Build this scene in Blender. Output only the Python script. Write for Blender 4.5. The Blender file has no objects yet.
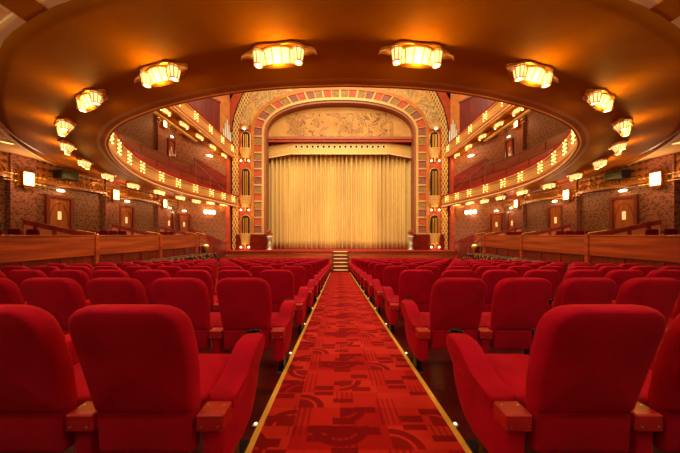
import bpy, bmesh, math, random
from mathutils import Vector, Matrix
random.seed(7)
PI = math.pi
S = bpy.context.scene
COL = S.collection

# ------------------------------------------------------------------ colour / materials
def lin(c):
    return tuple(((v/255)/12.92 if v/255 <= .04045 else ((v/255+.055)/1.055)**2.4) for v in c) + (1,)

def new_mat(name):
    m = bpy.data.materials.new(name); m.use_nodes = True
    return m, m.node_tree, m.node_tree.nodes['Principled BSDF']

class NB:
    """small helper for math node chains"""
    def __init__(s, nt): s.nt = nt
    def n(s, t, **kw):
        x = s.nt.nodes.new(t)
        for k, v in kw.items(): setattr(x, k, v)
        return x
    def put(s, sock, v):
        if isinstance(v, bpy.types.NodeSocket): s.nt.links.new(v, sock)
        else: sock.default_value = v
    def m(s, op, a, b=0.0, c=0.0):
        x = s.n('ShaderNodeMath', operation=op)
        s.put(x.inputs[0], a); s.put(x.inputs[1], b)
        if len(x.inputs) > 2: s.put(x.inputs[2], c)
        return x.outputs[0]
    def xyz(s):
        t = s.n('ShaderNodeTexCoord'); q = s.n('ShaderNodeSeparateXYZ')
        s.nt.links.new(t.outputs['Object'], q.inputs[0]); return q.outputs
    def comb(s, x, y, z):
        q = s.n('ShaderNodeCombineXYZ')
        s.put(q.inputs[0], x); s.put(q.inputs[1], y); s.put(q.inputs[2], z); return q.outputs[0]
    def mix(s, f, a, b):
        x = s.n('ShaderNodeMix', data_type='RGBA')
        s.put(x.inputs[0], f); s.put(x.inputs[6], a); s.put(x.inputs[7], b); return x.outputs[2]
    def noise(s, vec, scale, detail=3, rough=.5):
        x = s.n('ShaderNodeTexNoise'); s.put(x.inputs['Vector'], vec)
        x.inputs['Scale'].default_value = scale; x.inputs['Detail'].default_value = detail
        x.inputs['Roughness'].default_value = rough
        return x.outputs['Fac']
    def ramp(s, f, stops, interp='LINEAR'):
        x = s.n('ShaderNodeValToRGB'); s.put(x.inputs[0], f)
        cr = x.color_ramp; cr.interpolation = interp
        while len(cr.elements) < len(stops): cr.elements.new(.5)
        for e, (p, c) in zip(cr.elements, stops): e.position = p; e.color = c
        return x.outputs[0]
    def bump(s, h, strength, dist, bsdf):
        x = s.n('ShaderNodeBump'); s.put(x.inputs['Height'], h)
        x.inputs['Strength'].default_value = strength; x.inputs['Distance'].default_value = dist
        s.nt.links.new(x.outputs[0], bsdf.inputs['Normal'])

def plain(name, rgb, rough=.5, metal=0, var=.12, scale=4, spec=.5, coat=0, sheen=0):
    m, nt, b = new_mat(name); nb = NB(nt)
    c = lin(rgb); lo = tuple(v*(1-var) for v in c[:3])+(1,); hi = tuple(min(1, v*(1+var)) for v in c[:3])+(1,)
    t = nb.n('ShaderNodeTexCoord')
    f = nb.noise(t.outputs['Object'], scale, 4)
    nt.links.new(nb.ramp(f, [(.3, lo), (.7, hi)]), b.inputs['Base Color'])
    b.inputs['Roughness'].default_value = rough; b.inputs['Metallic'].default_value = metal
    b.inputs['Specular IOR Level'].default_value = spec
    b.inputs['Coat Weight'].default_value = coat
    if sheen:
        b.inputs['Sheen Weight'].default_value = sheen; b.inputs['Sheen Roughness'].default_value = .45
        b.inputs['Sheen Tint'].default_value = (1, .12, .08, 1)
    return m

def emis(name, rgb, strength, base=(255, 240, 200)):
    m, nt, b = new_mat(name)
    b.inputs['Base Color'].default_value = lin(base)
    b.inputs['Emission Color'].default_value = lin(rgb)
    b.inputs['Emission Strength'].default_value = strength
    return m

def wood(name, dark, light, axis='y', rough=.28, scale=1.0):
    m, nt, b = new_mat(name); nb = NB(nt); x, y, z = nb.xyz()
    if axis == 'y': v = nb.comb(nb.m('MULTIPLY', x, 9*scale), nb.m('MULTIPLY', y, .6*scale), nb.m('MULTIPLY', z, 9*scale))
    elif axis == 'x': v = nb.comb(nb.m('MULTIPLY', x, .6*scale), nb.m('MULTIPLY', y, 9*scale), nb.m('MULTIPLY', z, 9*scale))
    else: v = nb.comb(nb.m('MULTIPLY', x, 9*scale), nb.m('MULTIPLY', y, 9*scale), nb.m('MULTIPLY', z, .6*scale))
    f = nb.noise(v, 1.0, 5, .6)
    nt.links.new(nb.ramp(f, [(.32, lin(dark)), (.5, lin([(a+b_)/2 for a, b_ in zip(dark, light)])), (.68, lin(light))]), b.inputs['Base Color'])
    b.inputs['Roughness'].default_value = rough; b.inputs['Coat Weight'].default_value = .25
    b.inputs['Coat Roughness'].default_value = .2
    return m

M = {}
def velvet(name, a, b_):
    m, nt, b = new_mat(name); nb = NB(nt)
    t = nb.n('ShaderNodeTexCoord'); oi = nb.n('ShaderNodeObjectInfo')
    f = nb.noise(t.outputs['Object'], 5, 4, .6)
    f = nb.m('ADD', f, nb.m('MULTIPLY', nb.m('SUBTRACT', oi.outputs['Random'], .5), .14))
    nt.links.new(nb.ramp(f, [(.3, lin(a)), (.75, lin(b_))]), b.inputs['Base Color'])
    b.inputs['Roughness'].default_value = .85; b.inputs['Specular IOR Level'].default_value = .15
    b.inputs['Sheen Weight'].default_value = .25; b.inputs['Sheen Roughness'].default_value = .4
    b.inputs['Sheen Tint'].default_value = lin((255, 70, 50))
    nb.bump(nb.noise(t.outputs['Object'], 320, 2), .15, .002, b)
    return m
M['velvet'] = velvet('red_velvet', (156, 0, 30), (188, 1, 44))
M['velvet_panel'] = velvet('red_velvet_panel', (146, 0, 26), (174, 1, 38))
M['dark_velvet'] = velvet('dark_red_velvet', (92, 4, 12), (120, 8, 18))
M['cherry'] = wood('cherry_wood', (160, 14, 10), (196, 34, 22), 'x', .5, 2)
M['wood'] = wood('mahogany_panel', (132, 46, 18), (206, 92, 42), 'y', .3, .8)
M['wood_x'] = wood('mahogany_stage', (148, 58, 28), (204, 100, 52), 'x', .3, .8)
M['wood_dark'] = wood('dark_mahogany', (92, 18, 10), (140, 34, 18), 'z', .35)
M['red_panel'] = wood('red_stained_panel', (112, 20, 12), (160, 42, 24), 'y', .45, .6)
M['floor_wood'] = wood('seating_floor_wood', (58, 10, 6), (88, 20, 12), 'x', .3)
M['tan_panel'] = plain('tan_panel', (232, 144, 92), .5)
M['gold'] = plain('gilded_plaster', (226, 160, 66), .38, .45, .15, 14)
M['gold_pale'] = plain('pale_gilded_plaster', (226, 176, 100), .5, .1, .12, 9)
M['gold_deep'] = plain('deep_gold', (190, 118, 24), .35, .7, .1, 12)
M['brass'] = plain('brass_strip', (250, 200, 84), .35, .15, .08, 20)
M['steel'] = plain('steel', (190, 186, 180), .3, .9, .05)
M['black'] = plain('black_metal', (16, 14, 14), .35, .3, .1)
M['cream'] = plain('cream_moulding', (250, 222, 160), .55, 0, .08)
M['ceil_tan'] = plain('tan_ceiling_panel', (244, 196, 132), .7, 0, .08)
M['pink_lip'] = plain('rose_plaster_lip', (240, 178, 130), .5, 0, .08, 6)
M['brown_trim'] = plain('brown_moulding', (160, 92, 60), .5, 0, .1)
M['terracotta'] = plain('terracotta_paint', (186, 72, 38), .55, 0, .2, 3)
M['orange'] = plain('orange_gold_paint', (206, 122, 52), .5, .1, .2, 3)
M['marble'] = plain('dark_red_marble', (118, 26, 16), .2, 0, .4, 6)
M['dark'] = plain('dark_recess', (24, 16, 12), .7, 0, .1)
M['ivory'] = plain('upper_hall_plaster', (226, 188, 130), .7)
M['soffit'] = None
M['leather'] = plain('red_stage_carpet', (170, 40, 30), .9)
M['paper'] = plain('notice_paper', (240, 220, 170), .7, 0, .03)
M['petal'] = plain('copper_flowers', (190, 84, 40), .6, .2, .3, 20)
M['silver'] = plain('silver_leaf', (222, 214, 200), .4, .3, .15, 20)

# bronze-painted balcony underside
m, nt, b = new_mat('bronze_soffit_paint'); nb = NB(nt)
x, y, z = nb.xyz()
f = nb.noise(nb.comb(x, nb.m('MULTIPLY', y, 2.2), z), 1.6, 6, .6)
nt.links.new(nb.ramp(f, [(.3, lin((148, 80, 2))), (.7, lin((162, 94, 4)))]), b.inputs['Base Color'])
b.inputs['Roughness'].default_value = .6
b.inputs['Specular IOR Level'].default_value = .03
nb.bump(nb.noise(nb.comb(x, y, z), 5, 6, .65), .12, .02, b)
M['soffit'] = m

# patterned wallpaper : overlapping scallops
def wallpaper(name, base, hi, dark, cell=.2):
    m, nt, b = new_mat(name); nb = NB(nt); x, y, z = nb.xyz()
    v = nb.m('DIVIDE', z, cell); row = nb.m('FLOOR', v)
    u = nb.m('ADD', nb.m('DIVIDE', y, cell), nb.m('MULTIPLY', nb.m('FLOORED_MODULO', row, 2.0), .5))
    fu = nb.m('SUBTRACT', nb.m('FRACT', u), .5); fv = nb.m('FRACT', v)
    d = nb.m('SQRT', nb.m('ADD', nb.m('MULTIPLY', fu, fu), nb.m('MULTIPLY', fv, fv)))
    ring = nb.m('GREATER_THAN', nb.m('SINE', nb.m('MULTIPLY', d, 22)), .1)
    blot = nb.m('GREATER_THAN', nb.noise(nb.comb(x, y, z), 16, 3), .56)
    c = nb.mix(ring, lin(base), lin(hi))
    c = nb.mix(nb.m('MULTIPLY', blot, .8), c, lin(dark))
    spot = nb.m('LESS_THAN', d, .2)
    c = nb.mix(nb.m('MULTIPLY', spot, .85), c, lin(dark))
    nt.links.new(c, b.inputs['Base Color']); b.inputs['Roughness'].default_value = .65
    return m
M['paper_wall'] = wallpaper('scalloped_wallpaper', (128, 80, 58), (156, 104, 72), (62, 36, 28))
M['paper_pil'] = wallpaper('rose_scalloped_wallpaper', (138, 78, 62), (164, 98, 76), (80, 42, 34), .17)
M['paper_box'] = wallpaper('fish_scale_fabric', (152, 92, 66), (178, 116, 84), (104, 54, 42), .26)

# aisle carpet : geometric art deco shapes
m, nt, b = new_mat('art_deco_aisle_carpet'); nb = NB(nt); x, y, z = nb.xyz()
def deco(cell, ox, oy, seed):
    u = nb.m('DIVIDE', nb.m('ADD', x, ox), cell); v = nb.m('DIVIDE', nb.m('ADD', y, oy), cell*.62)
    cu, cv = nb.m('FLOOR', u), nb.m('FLOOR', v); fu, fv = nb.m('FRACT', u), nb.m('FRACT', v)
    wn = nb.n('ShaderNodeTexWhiteNoise'); nt.links.new(nb.comb(nb.m('FLOORED_MODULO', cu, 4.0), nb.m('FLOORED_MODULO', nb.m('ADD', cv, cu), 5.0), seed), wn.inputs[0])
    q = nb.n('ShaderNodeSeparateColor'); nt.links.new(wn.outputs['Color'], q.inputs[0])
    return fu, fv, q.outputs[0], q.outputs[1], q.outputs[2]
fu, fv, r1, r2, r3 = deco(.3, 10, 10, 1.0)
tone = nb.ramp(r1, [(0, lin((182, 34, 28))), (.35, lin((194, 44, 34))), (.7, lin((164, 22, 22)))], 'CONSTANT')
du, dv = nb.m('SUBTRACT', fu, nb.m('GREATER_THAN', r2, .5)), nb.m('SUBTRACT', fv, nb.m('GREATER_THAN', r3, .5))
d = nb.m('SQRT', nb.m('ADD', nb.m('MULTIPLY', du, du), nb.m('MULTIPLY', nb.m('MULTIPLY', dv, dv), .5)))
arc = nb.m('MULTIPLY', nb.m('LESS_THAN', d, .62), nb.m('GREATER_THAN', r1, .42))
rings = nb.m('MULTIPLY', arc, nb.m('GREATER_THAN', nb.m('ABSOLUTE', nb.m('SUBTRACT', d, .42)), .035))
fu2, fv2, s1, s2, s3 = deco(.15, 10.05, 10.08, 5.0)
stripes = nb.m('MULTIPLY', nb.m('GREATER_THAN', nb.m('FRACT', nb.m('MULTIPLY', fu2, 4)), .55), nb.m('GREATER_THAN', s1, .82))
blocks = nb.m('MULTIPLY', nb.m('LESS_THAN', nb.m('ABSOLUTE', nb.m('SUBTRACT', fv2, s2)), .34), nb.m('GREATER_THAN', s3, .62))
mask = nb.m('MAXIMUM', nb.m('MULTIPLY', stripes, .6), nb.m('MAXIMUM', rings, blocks))
c = nb.mix(nb.m('MULTIPLY', mask, .8), tone, lin((112, 6, 14)))
nt.links.new(c, b.inputs['Base Color']); b.inputs['Roughness'].default_value = .95
b.inputs['Specular IOR Level'].default_value = .1
nb.bump(nb.noise(nb.comb(x, y, z), 400, 2), .3, .003, b)
M['carpet'] = m

# dark figured carpet of the side walkways
m, nt, b = new_mat('black_gold_floral_carpet'); nb = NB(nt)
t = nb.n('ShaderNodeTexCoord'); v = nb.n('ShaderNodeTexVoronoi'); v.inputs['Scale'].default_value = 7
nt.links.new(t.outputs['Object'], v.inputs['Vector'])
f = nb.m('ADD', nb.m('MULTIPLY', v.outputs['Distance'], .7), nb.m('MULTIPLY', nb.noise(t.outputs['Object'], 9, 3), .6))
nt.links.new(nb.ramp(f, [(0, lin((206, 150, 80))), (.42, lin((190, 120, 56))), (.54, lin((150, 40, 20))), (.56, lin((24, 14, 10)))], 'CONSTANT'), b.inputs['Base Color'])
b.inputs['Roughness'].default_value = .9
M['figured'] = m

# gilded fret work with bump
def fret(name, base, dark, k=1.0, metal=.25):
    m, nt, b = new_mat(name); nb = NB(nt); x, y, z = nb.xyz()
    a = nb.m('SINE', nb.m('MULTIPLY', nb.m('ADD', y, z), 38*k)); c_ = nb.m('SINE', nb.m('MULTIPLY', nb.m('SUBTRACT', y, z), 38*k))
    h = nb.m('MULTIPLY', a, c_)
    h = nb.m('ADD', h, nb.m('MULTIPLY', nb.m('SINE', nb.m('MULTIPLY', z, 60*k)), .5))
    nt.links.new(nb.ramp(nb.m('MULTIPLY_ADD', h, .4, .5), [(.1, lin(dark)), (.45, lin(base))]), b.inputs['Base Color'])
    b.inputs['Roughness'].default_value = .4; b.inputs['Metallic'].default_value = metal
    nb.bump(h, .5, .02, b)
    return m
M['fret'] = fret('gilded_fretwork', (222, 162, 92), (170, 104, 48), 1, .1)
M['frieze'] = fret('dark_gilded_frieze', (150, 84, 30), (66, 30, 14), .45, .1)

# dotted ornament strip
m, nt, b = new_mat('gold_beaded_ornament'); nb = NB(nt); x, y, z = nb.xyz()
h = nb.m('MULTIPLY', nb.m('SINE', nb.m('MULTIPLY', x, 30)), nb.m('SINE', nb.m('MULTIPLY', z, 15)))
nt.links.new(nb.ramp(nb.m('MULTIPLY_ADD', h, .5, .5), [(.2, lin((140, 70, 24))), (.4, lin((212, 160, 80))), (.75, lin((232, 190, 110)))]), b.inputs['Base Color'])
b.inputs['Roughness'].default_value = .5; nb.bump(h, .6, .04, b)
M['bead'] = m

# murals (abstract)
def mural(name, stops, sc, sx=1.0):
    m, nt, b = new_mat(name); nb = NB(nt); x, y, z = nb.xyz()
    n1 = nb.n('ShaderNodeTexNoise'); nt.links.new(nb.comb(nb.m('MULTIPLY', x, sx), y, z), n1.inputs['Vector'])
    n1.inputs['Scale'].default_value = sc*1.3; n1.inputs['Detail'].default_value = 8; n1.inputs['Distortion'].default_value = 1.6
    nt.links.new(nb.ramp(n1.outputs['Fac'], stops), b.inputs['Base Color']); b.inputs['Roughness'].default_value = .7
    return m
m, nt, b = new_mat('faded_ochre_mural'); nb = NB(nt); x, y, z = nb.xyz()
base = nb.ramp(nb.noise(nb.comb(x, y, z), .8, 4), [(.3, lin((186, 124, 56))), (.7, lin((218, 160, 84)))])
n_a = nb.n('ShaderNodeTexNoise'); nt.links.new(nb.comb(nb.m('MULTIPLY', x, .8), y, z), n_a.inputs['Vector']); n_a.inputs['Scale'].default_value = 1.5; n_a.inputs['Detail'].default_value = 5; n_a.inputs['Distortion'].default_value = 1.2
ln = nb.m('LESS_THAN', nb.m('ABSOLUTE', nb.m('SUBTRACT', n_a.outputs['Fac'], .52)), .018)
bl = nb.m('GREATER_THAN', n_a.outputs['Fac'], .58)
ct = nb.m('MULTIPLY', nb.m('LESS_THAN', nb.m('ABSOLUTE', x), 3.9), nb.m('LESS_THAN', z, 10.0))
c = nb.mix(nb.m('MULTIPLY', nb.m('MULTIPLY', bl, ct), .6), base, lin((150, 96, 50)))
c = nb.mix(nb.m('MULTIPLY', nb.m('MULTIPLY', ln, ct), .85), c, lin((112, 68, 40)))
nt.links.new(c, b.inputs['Base Color']); b.inputs['Roughness'].default_value = .7
M['lunette'] = m
M['spandrel'] = mural('painted_spandrel', [(.28, lin((176, 60, 34))), (.36, lin((222, 170, 92))), (.46, lin((206, 150, 80))), (.52, lin((150, 122, 70))), (.57, lin((226, 190, 130))), (.66, lin((196, 96, 50))), (.75, lin((230, 200, 150)))], .9, 1.4)
M['blk_red'] = mural('block_red', [(.35, lin((184, 74, 52))), (.65, lin((206, 98, 62)))], 5)
M['blk_olive'] = mural('block_olive', [(.35, lin((136, 100, 56))), (.65, lin((184, 136, 70)))], 6)
M['blk_purple'] = mural('block_purple', [(.35, lin((132, 72, 66))), (.65, lin((168, 104, 84)))], 6)

# stage curtain
m, nt, b = new_mat('gold_satin_curtain'); nb = NB(nt); x, y, z = nb.xyz()
f = nb.noise(nb.comb(nb.m('MULTIPLY', x, 6), 0.0, nb.m('MULTIPLY', z, .15)), 1.6, 3)
nt.links.new(nb.ramp(f, [(.3, lin((222, 180, 100))), (.7, lin((238, 204, 126)))]), b.inputs['Base Color'])
b.inputs['Roughness'].default_value = .55; b.inputs['Sheen Weight'].default_value = .3
M['curtain'] = m

M['glass_hot'] = emis('lit_opal_glass', (255, 214, 130), 1.5)
M['glass_white'] = emis('lit_white_glass', (255, 232, 180), 5)
M['glass_sconce'] = emis('lit_sconce_glass', (255, 214, 150), 4)
M['bulb'] = emis('lit_bulb', (255, 222, 120), 2.6)
M['led'] = emis('lit_floor_spot', (255, 235, 200), 2)
M['exit'] = emis('lit_notice', (255, 220, 150), .6)

# ------------------------------------------------------------------ geometry helpers
def obj(name, bm, mat, parent=None, smooth=False):
    if isinstance(bm, bmesh.types.BMesh):
        bmesh.ops.recalc_face_normals(bm, faces=bm.faces)
        me = bpy.data.meshes.new(name); bm.to_mesh(me); bm.free()
    else: me = bm
    for mm in (mat if isinstance(mat, (list, tuple)) else [mat]): me.materials.append(mm)
    if smooth:
        for p in me.polygons: p.use_smooth = True
    o = bpy.data.objects.new(name, me); COL.objects.link(o)
    if parent: o.parent = parent
    return o
def thing(name, label, cat, loc=(0, 0, 0), rotz=0, group=None):
    o = bpy.data.objects.new(name, None); COL.objects.link(o); o.empty_display_size = .1
    o.location = loc; o.rotation_euler = (0, 0, rotz); tag(o, label, cat, group); return o
def tag(o, label, cat, group=None, kind=None):
    o['label'] = label; o['category'] = cat
    if group: o['group'] = group
    if kind: o['kind'] = kind
    return o
def struct(o, label=None, cat=None):
    o['kind'] = 'structure'
    if label: o['label'] = label
    if cat: o['category'] = cat
    return o
KIDS = {}
def kids(o): return list(o.children)
def dup(root, loc=None, rotz=None, label=None, group=None, skip=()):
    def rec(o, par):
        c = o.copy(); COL.objects.link(c)
        if par: c.parent = par
        for k in kids(o):
            if k.name.split('.')[0] not in skip: rec(k, c)
        return c
    r = rec(root, None)
    if loc is not None: r.location = loc
    if rotz is not None: r.rotation_euler = (0, 0, rotz)
    if label: r['label'] = label
    if group: r['group'] = group
    return r

def B(): return bmesh.new()
def box(bm, x0, x1, y0, y1, z0, z1, bev=0, seg=2, mat=None):
    T = Matrix.Translation(((x0+x1)/2, (y0+y1)/2, (z0+z1)/2)) @ Matrix.Diagonal((abs(x1-x0), abs(y1-y0), abs(z1-z0), 1))
    r = bmesh.ops.create_cube(bm, size=1, matrix=T)
    if mat: bmesh.ops.transform(bm, matrix=mat, verts=r['verts'])
    if bev:
        es = {e for v in r['verts'] for e in v.link_edges}
        bmesh.ops.bevel(bm, geom=list(es), offset=bev, segments=seg, affect='EDGES', profile=.5)
    return bm
def cyl(bm, p0, p1, r0, r1=None, seg=16, caps=True):
    r1 = r0 if r1 is None else r1
    p0, p1 = Vector(p0), Vector(p1); d = p1-p0
    q = d.to_track_quat('Z', 'Y').to_matrix().to_4x4()
    bmesh.ops.create_cone(bm, cap_ends=caps, segments=seg, radius1=r0, radius2=r1, depth=d.length, matrix=Matrix.Translation((p0+p1)/2) @ q)
    return bm
def ball(bm, p, r, u=12, v=8, sc=(1, 1, 1)):
    bmesh.ops.create_uvsphere(bm, u_segments=u, v_segments=v, radius=1, matrix=Matrix.Translation(p) @ Matrix.Diagonal((r*sc[0], r*sc[1], r*sc[2], 1)))
    return bm
def tube(bm, pts, radii, seg=8):
    pts = [Vector(p) for p in pts]
    if not isinstance(radii, (list, tuple)): radii = [radii]*len(pts)
    rings = []
    for i, p in enumerate(pts):
        d = (pts[min(i+1, len(pts)-1)]-pts[max(i-1, 0)]).normalized()
        a = d.cross(Vector((0, 0, 1)))
        if a.length < 1e-3: a = d.cross(Vector((1, 0, 0)))
        a.normalize(); c = d.cross(a).normalized()
        rings.append([bm.verts.new(p+(a*math.cos(t)+c*math.sin(t))*radii[i]) for t in [2*PI*k/seg for k in range(seg)]])
    for r, q in zip(rings, rings[1:]):
        for k in range(seg): bm.faces.new((r[k], r[(k+1) % seg], q[(k+1) % seg], q[k]))
    bm.faces.new(rings[0]); bm.faces.new(rings[-1])
    return bm
def lathe(bm, prof, seg=24, c=(0, 0, 0), sx=1, sy=1):
    rings = []
    for r, z in prof:
        rings.append([bm.verts.new((c[0]+r*sx*math.cos(2*PI*k/seg), c[1]+r*sy*math.sin(2*PI*k/seg), c[2]+z)) for k in range(seg)])
    for a, b_ in zip(rings, rings[1:]):
        for k in range(seg): bm.faces.new((a[k], a[(k+1) % seg], b_[(k+1) % seg], b_[k]))
    bm.faces.new(rings[0]); bm.faces.new(rings[-1]); return bm
def round_poly(corners, seg=5):
    """corners: (u, v, radius) -> smooth outline"""
    out = []; n = len(corners)
    for i in range(n):
        p = Vector(corners[i][:2]); a = Vector(corners[i-1][:2]); c = Vector(corners[(i+1) % n][:2]); r = corners[i][2]
        da = (a-p); dc = (c-p); ra = min(r, da.length*.48); rc = min(r, dc.length*.48)
        A = p+da.normalized()*ra; Cc = p+dc.normalized()*rc
        for k in range(seg+1):
            t = k/seg; out.append((1-t)**2*A+2*t*(1-t)*p+t*t*Cc)
    return out
def pillow(bm, outline, th, mp, edge=.03, dome=.3, rings=4, inset_c=None):
    """closed cushion: outline in (u,v), thickness th along w; mp(u,v,w)->xyz"""
    c = Vector((sum(p.x for p in outline)/len(outline), sum(p.y for p in outline)/len(outline)))
    if inset_c: c = Vector(inset_c)
    size = max((p-c).length for p in outline)
    lv = []
    # from one face centre to the rim to the other face
    steps = []
    for s in (-1, 1):
        half = []
        for k in range(5):
            a = k/4*PI/2
            half.append((1-edge/size*(1-math.cos(PI/2-a)) if False else 1-(edge/size)*(1-math.sin(PI/2-a)) , (th/2*(1-dome))*math.sin(a)))
        # half: scale shrinks as w grows ; add dome rings
        last = half[-1]
        for q in (.8, .55, .28):
            half.append((last[0]*q, (th/2)*((1-dome)+dome*(1-q*q))))
        steps.append([(sc, s*w) for sc, w in half])
    seq = list(reversed(steps[0])) + steps[1][1:]
    for sc, w in seq:
        lv.append([bm.verts.new(mp(c.x+(p.x-c.x)*sc, c.y+(p.y-c.y)*sc, w)) for p in outline])
    n = len(outline)
    for a, b_ in zip(lv, lv[1:]):
        for k in range(n): bm.faces.new((a[k], a[(k+1) % n], b_[(k+1) % n], b_[k]))
    bm.faces.new(lv[0]); bm.faces.new(lv[-1])
    return bm

def catmull(pts, n=8):
    out = []; P = [Vector(p) for p in pts]
    P = [P[0]*2-P[1]] + P + [P[-1]*2-P[-2]]
    for i in range(1, len(P)-2):
        a, b_, c, d = P[i-1:i+3]
        for k in range(n):
            t = k/n
            out.append(.5*((2*b_)+(-a+c)*t+(2*a-5*b_+4*c-d)*t*t+(-a+3*b_-3*c+d)*t**3))
    out.append(P[-2]); return out
def interp(tab, x):
    if x <= tab[0][0]: return tab[0][1]
    for (a, va), (b_, vb) in zip(tab, tab[1:]):
        if x <= b_: return va+(vb-va)*(x-a)/(b_-a)
    return tab[-1][1]

# ------------------------------------------------------------------ place: constants (metres)
SLOPE = .0833
YEND = 16.25
def fz(y): return -SLOPE*min(y, YEND)
XW = 9.7            # side wall
XP = 8.0            # box parapet
CORNER = (9.7, 14.2); CEND = (7.85, 17.0)
EYE = 1.1

# lip of the lower balcony (half, x>0), from the stage round to the back
LIP = [(0, 3.65), (1.0, 3.71), (1.95, 3.87), (2.95, 4.17), (3.75, 4.5), (4.5, 4.89), (5.2, 5.38), (5.88, 6.02), (6.65, 7.04), (7.3, 8.15), (7.8, 9.4), (8.08, 10.8), (8.1, 12.2), (7.93, 13.4), (7.62, 14.9), (7.3, 16.4), (7.15, 17.0)]
half = catmull([(x, y, 0) for x, y in LIP], 6)
lipc = [Vector((-p.x, p.y, 0)) for p in reversed(half)] + half[1:]
ZL = [(5, 3.35), (6, 3.32), (8, 3.29), (10.8, 3.22), (13.3, 3.15), (16.3, 3.07), (17, 3.05)]
def zlip(y): return interp(ZL, y)
def normals(c, centre=(0, 12)):
    ns = []
    for i, p in enumerate(c):
        d = c[min(i+1, len(c)-1)]-c[max(i-1, 0)]
        n = Vector((d.y, -d.x, 0)).normalized()
        if n.dot(p-Vector((centre[0], centre[1], 0))) < 0: n = -n
        ns.append(n)
    return ns
lipn = normals(lipc)
def sweep(bm, curve, ns, prof, zf, closed=True):
    rings = []
    for p, n in zip(curve, ns):
        z0 = zf(p.y)
        rings.append([bm.verts.new((p.x+n.x*o, p.y+n.y*o, z0+z)) for o, z in prof])
    m_ = len(prof)
    for a, b_ in zip(rings, rings[1:]):
        for k in range(m_ if closed else m_-1):
            bm.faces.new((a[k], a[(k+1) % m_], b_[(k+1) % m_], b_[k]))
    if closed: bm.faces.new(rings[0]); bm.faces.new(rings[-1])
    return bm

# ------------------------------------------------------------------ FLOOR
def slab(name, x0, x1, y0, y1, mat, lift=0, th=.15):
    bm = B(); v = []
    for (x, y) in ((x0, y0), (x1, y0), (x1, y1), (x0, y1)):
        v.append((x, y, -SLOPE*y+lift))
    t = [bm.verts.new(p) for p in v]; u = [bm.verts.new((p[0], p[1], p[2]-th)) for p in v]
    bm.faces.new(t); bm.faces.new(list(reversed(u)))
    for k in range(4): bm.faces.new((t[k], t[(k+1) % 4], u[(k+1) % 4], u[k]))
    return obj(name, bm, mat)
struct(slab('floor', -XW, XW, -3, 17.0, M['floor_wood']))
AW = .61
car = slab('aisle_carpet', -AW+.018, AW-.018, -2.9, 15.3, M['carpet'], .008, .008)
tag(car, 'red art deco patterned carpet runner down the centre aisle', 'carpet')
for s, w in ((-1, 'left'), (1, 'right')):
    g = slab('edge_strip', s*AW-.018, s*AW+.018, -2.9, 15.3, M['brass'], .014, .014)
    tag(g, 'brass edge strip along the %s side of the aisle carpet' % w, 'trim strip', 'brass aisle edge strips')

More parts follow.
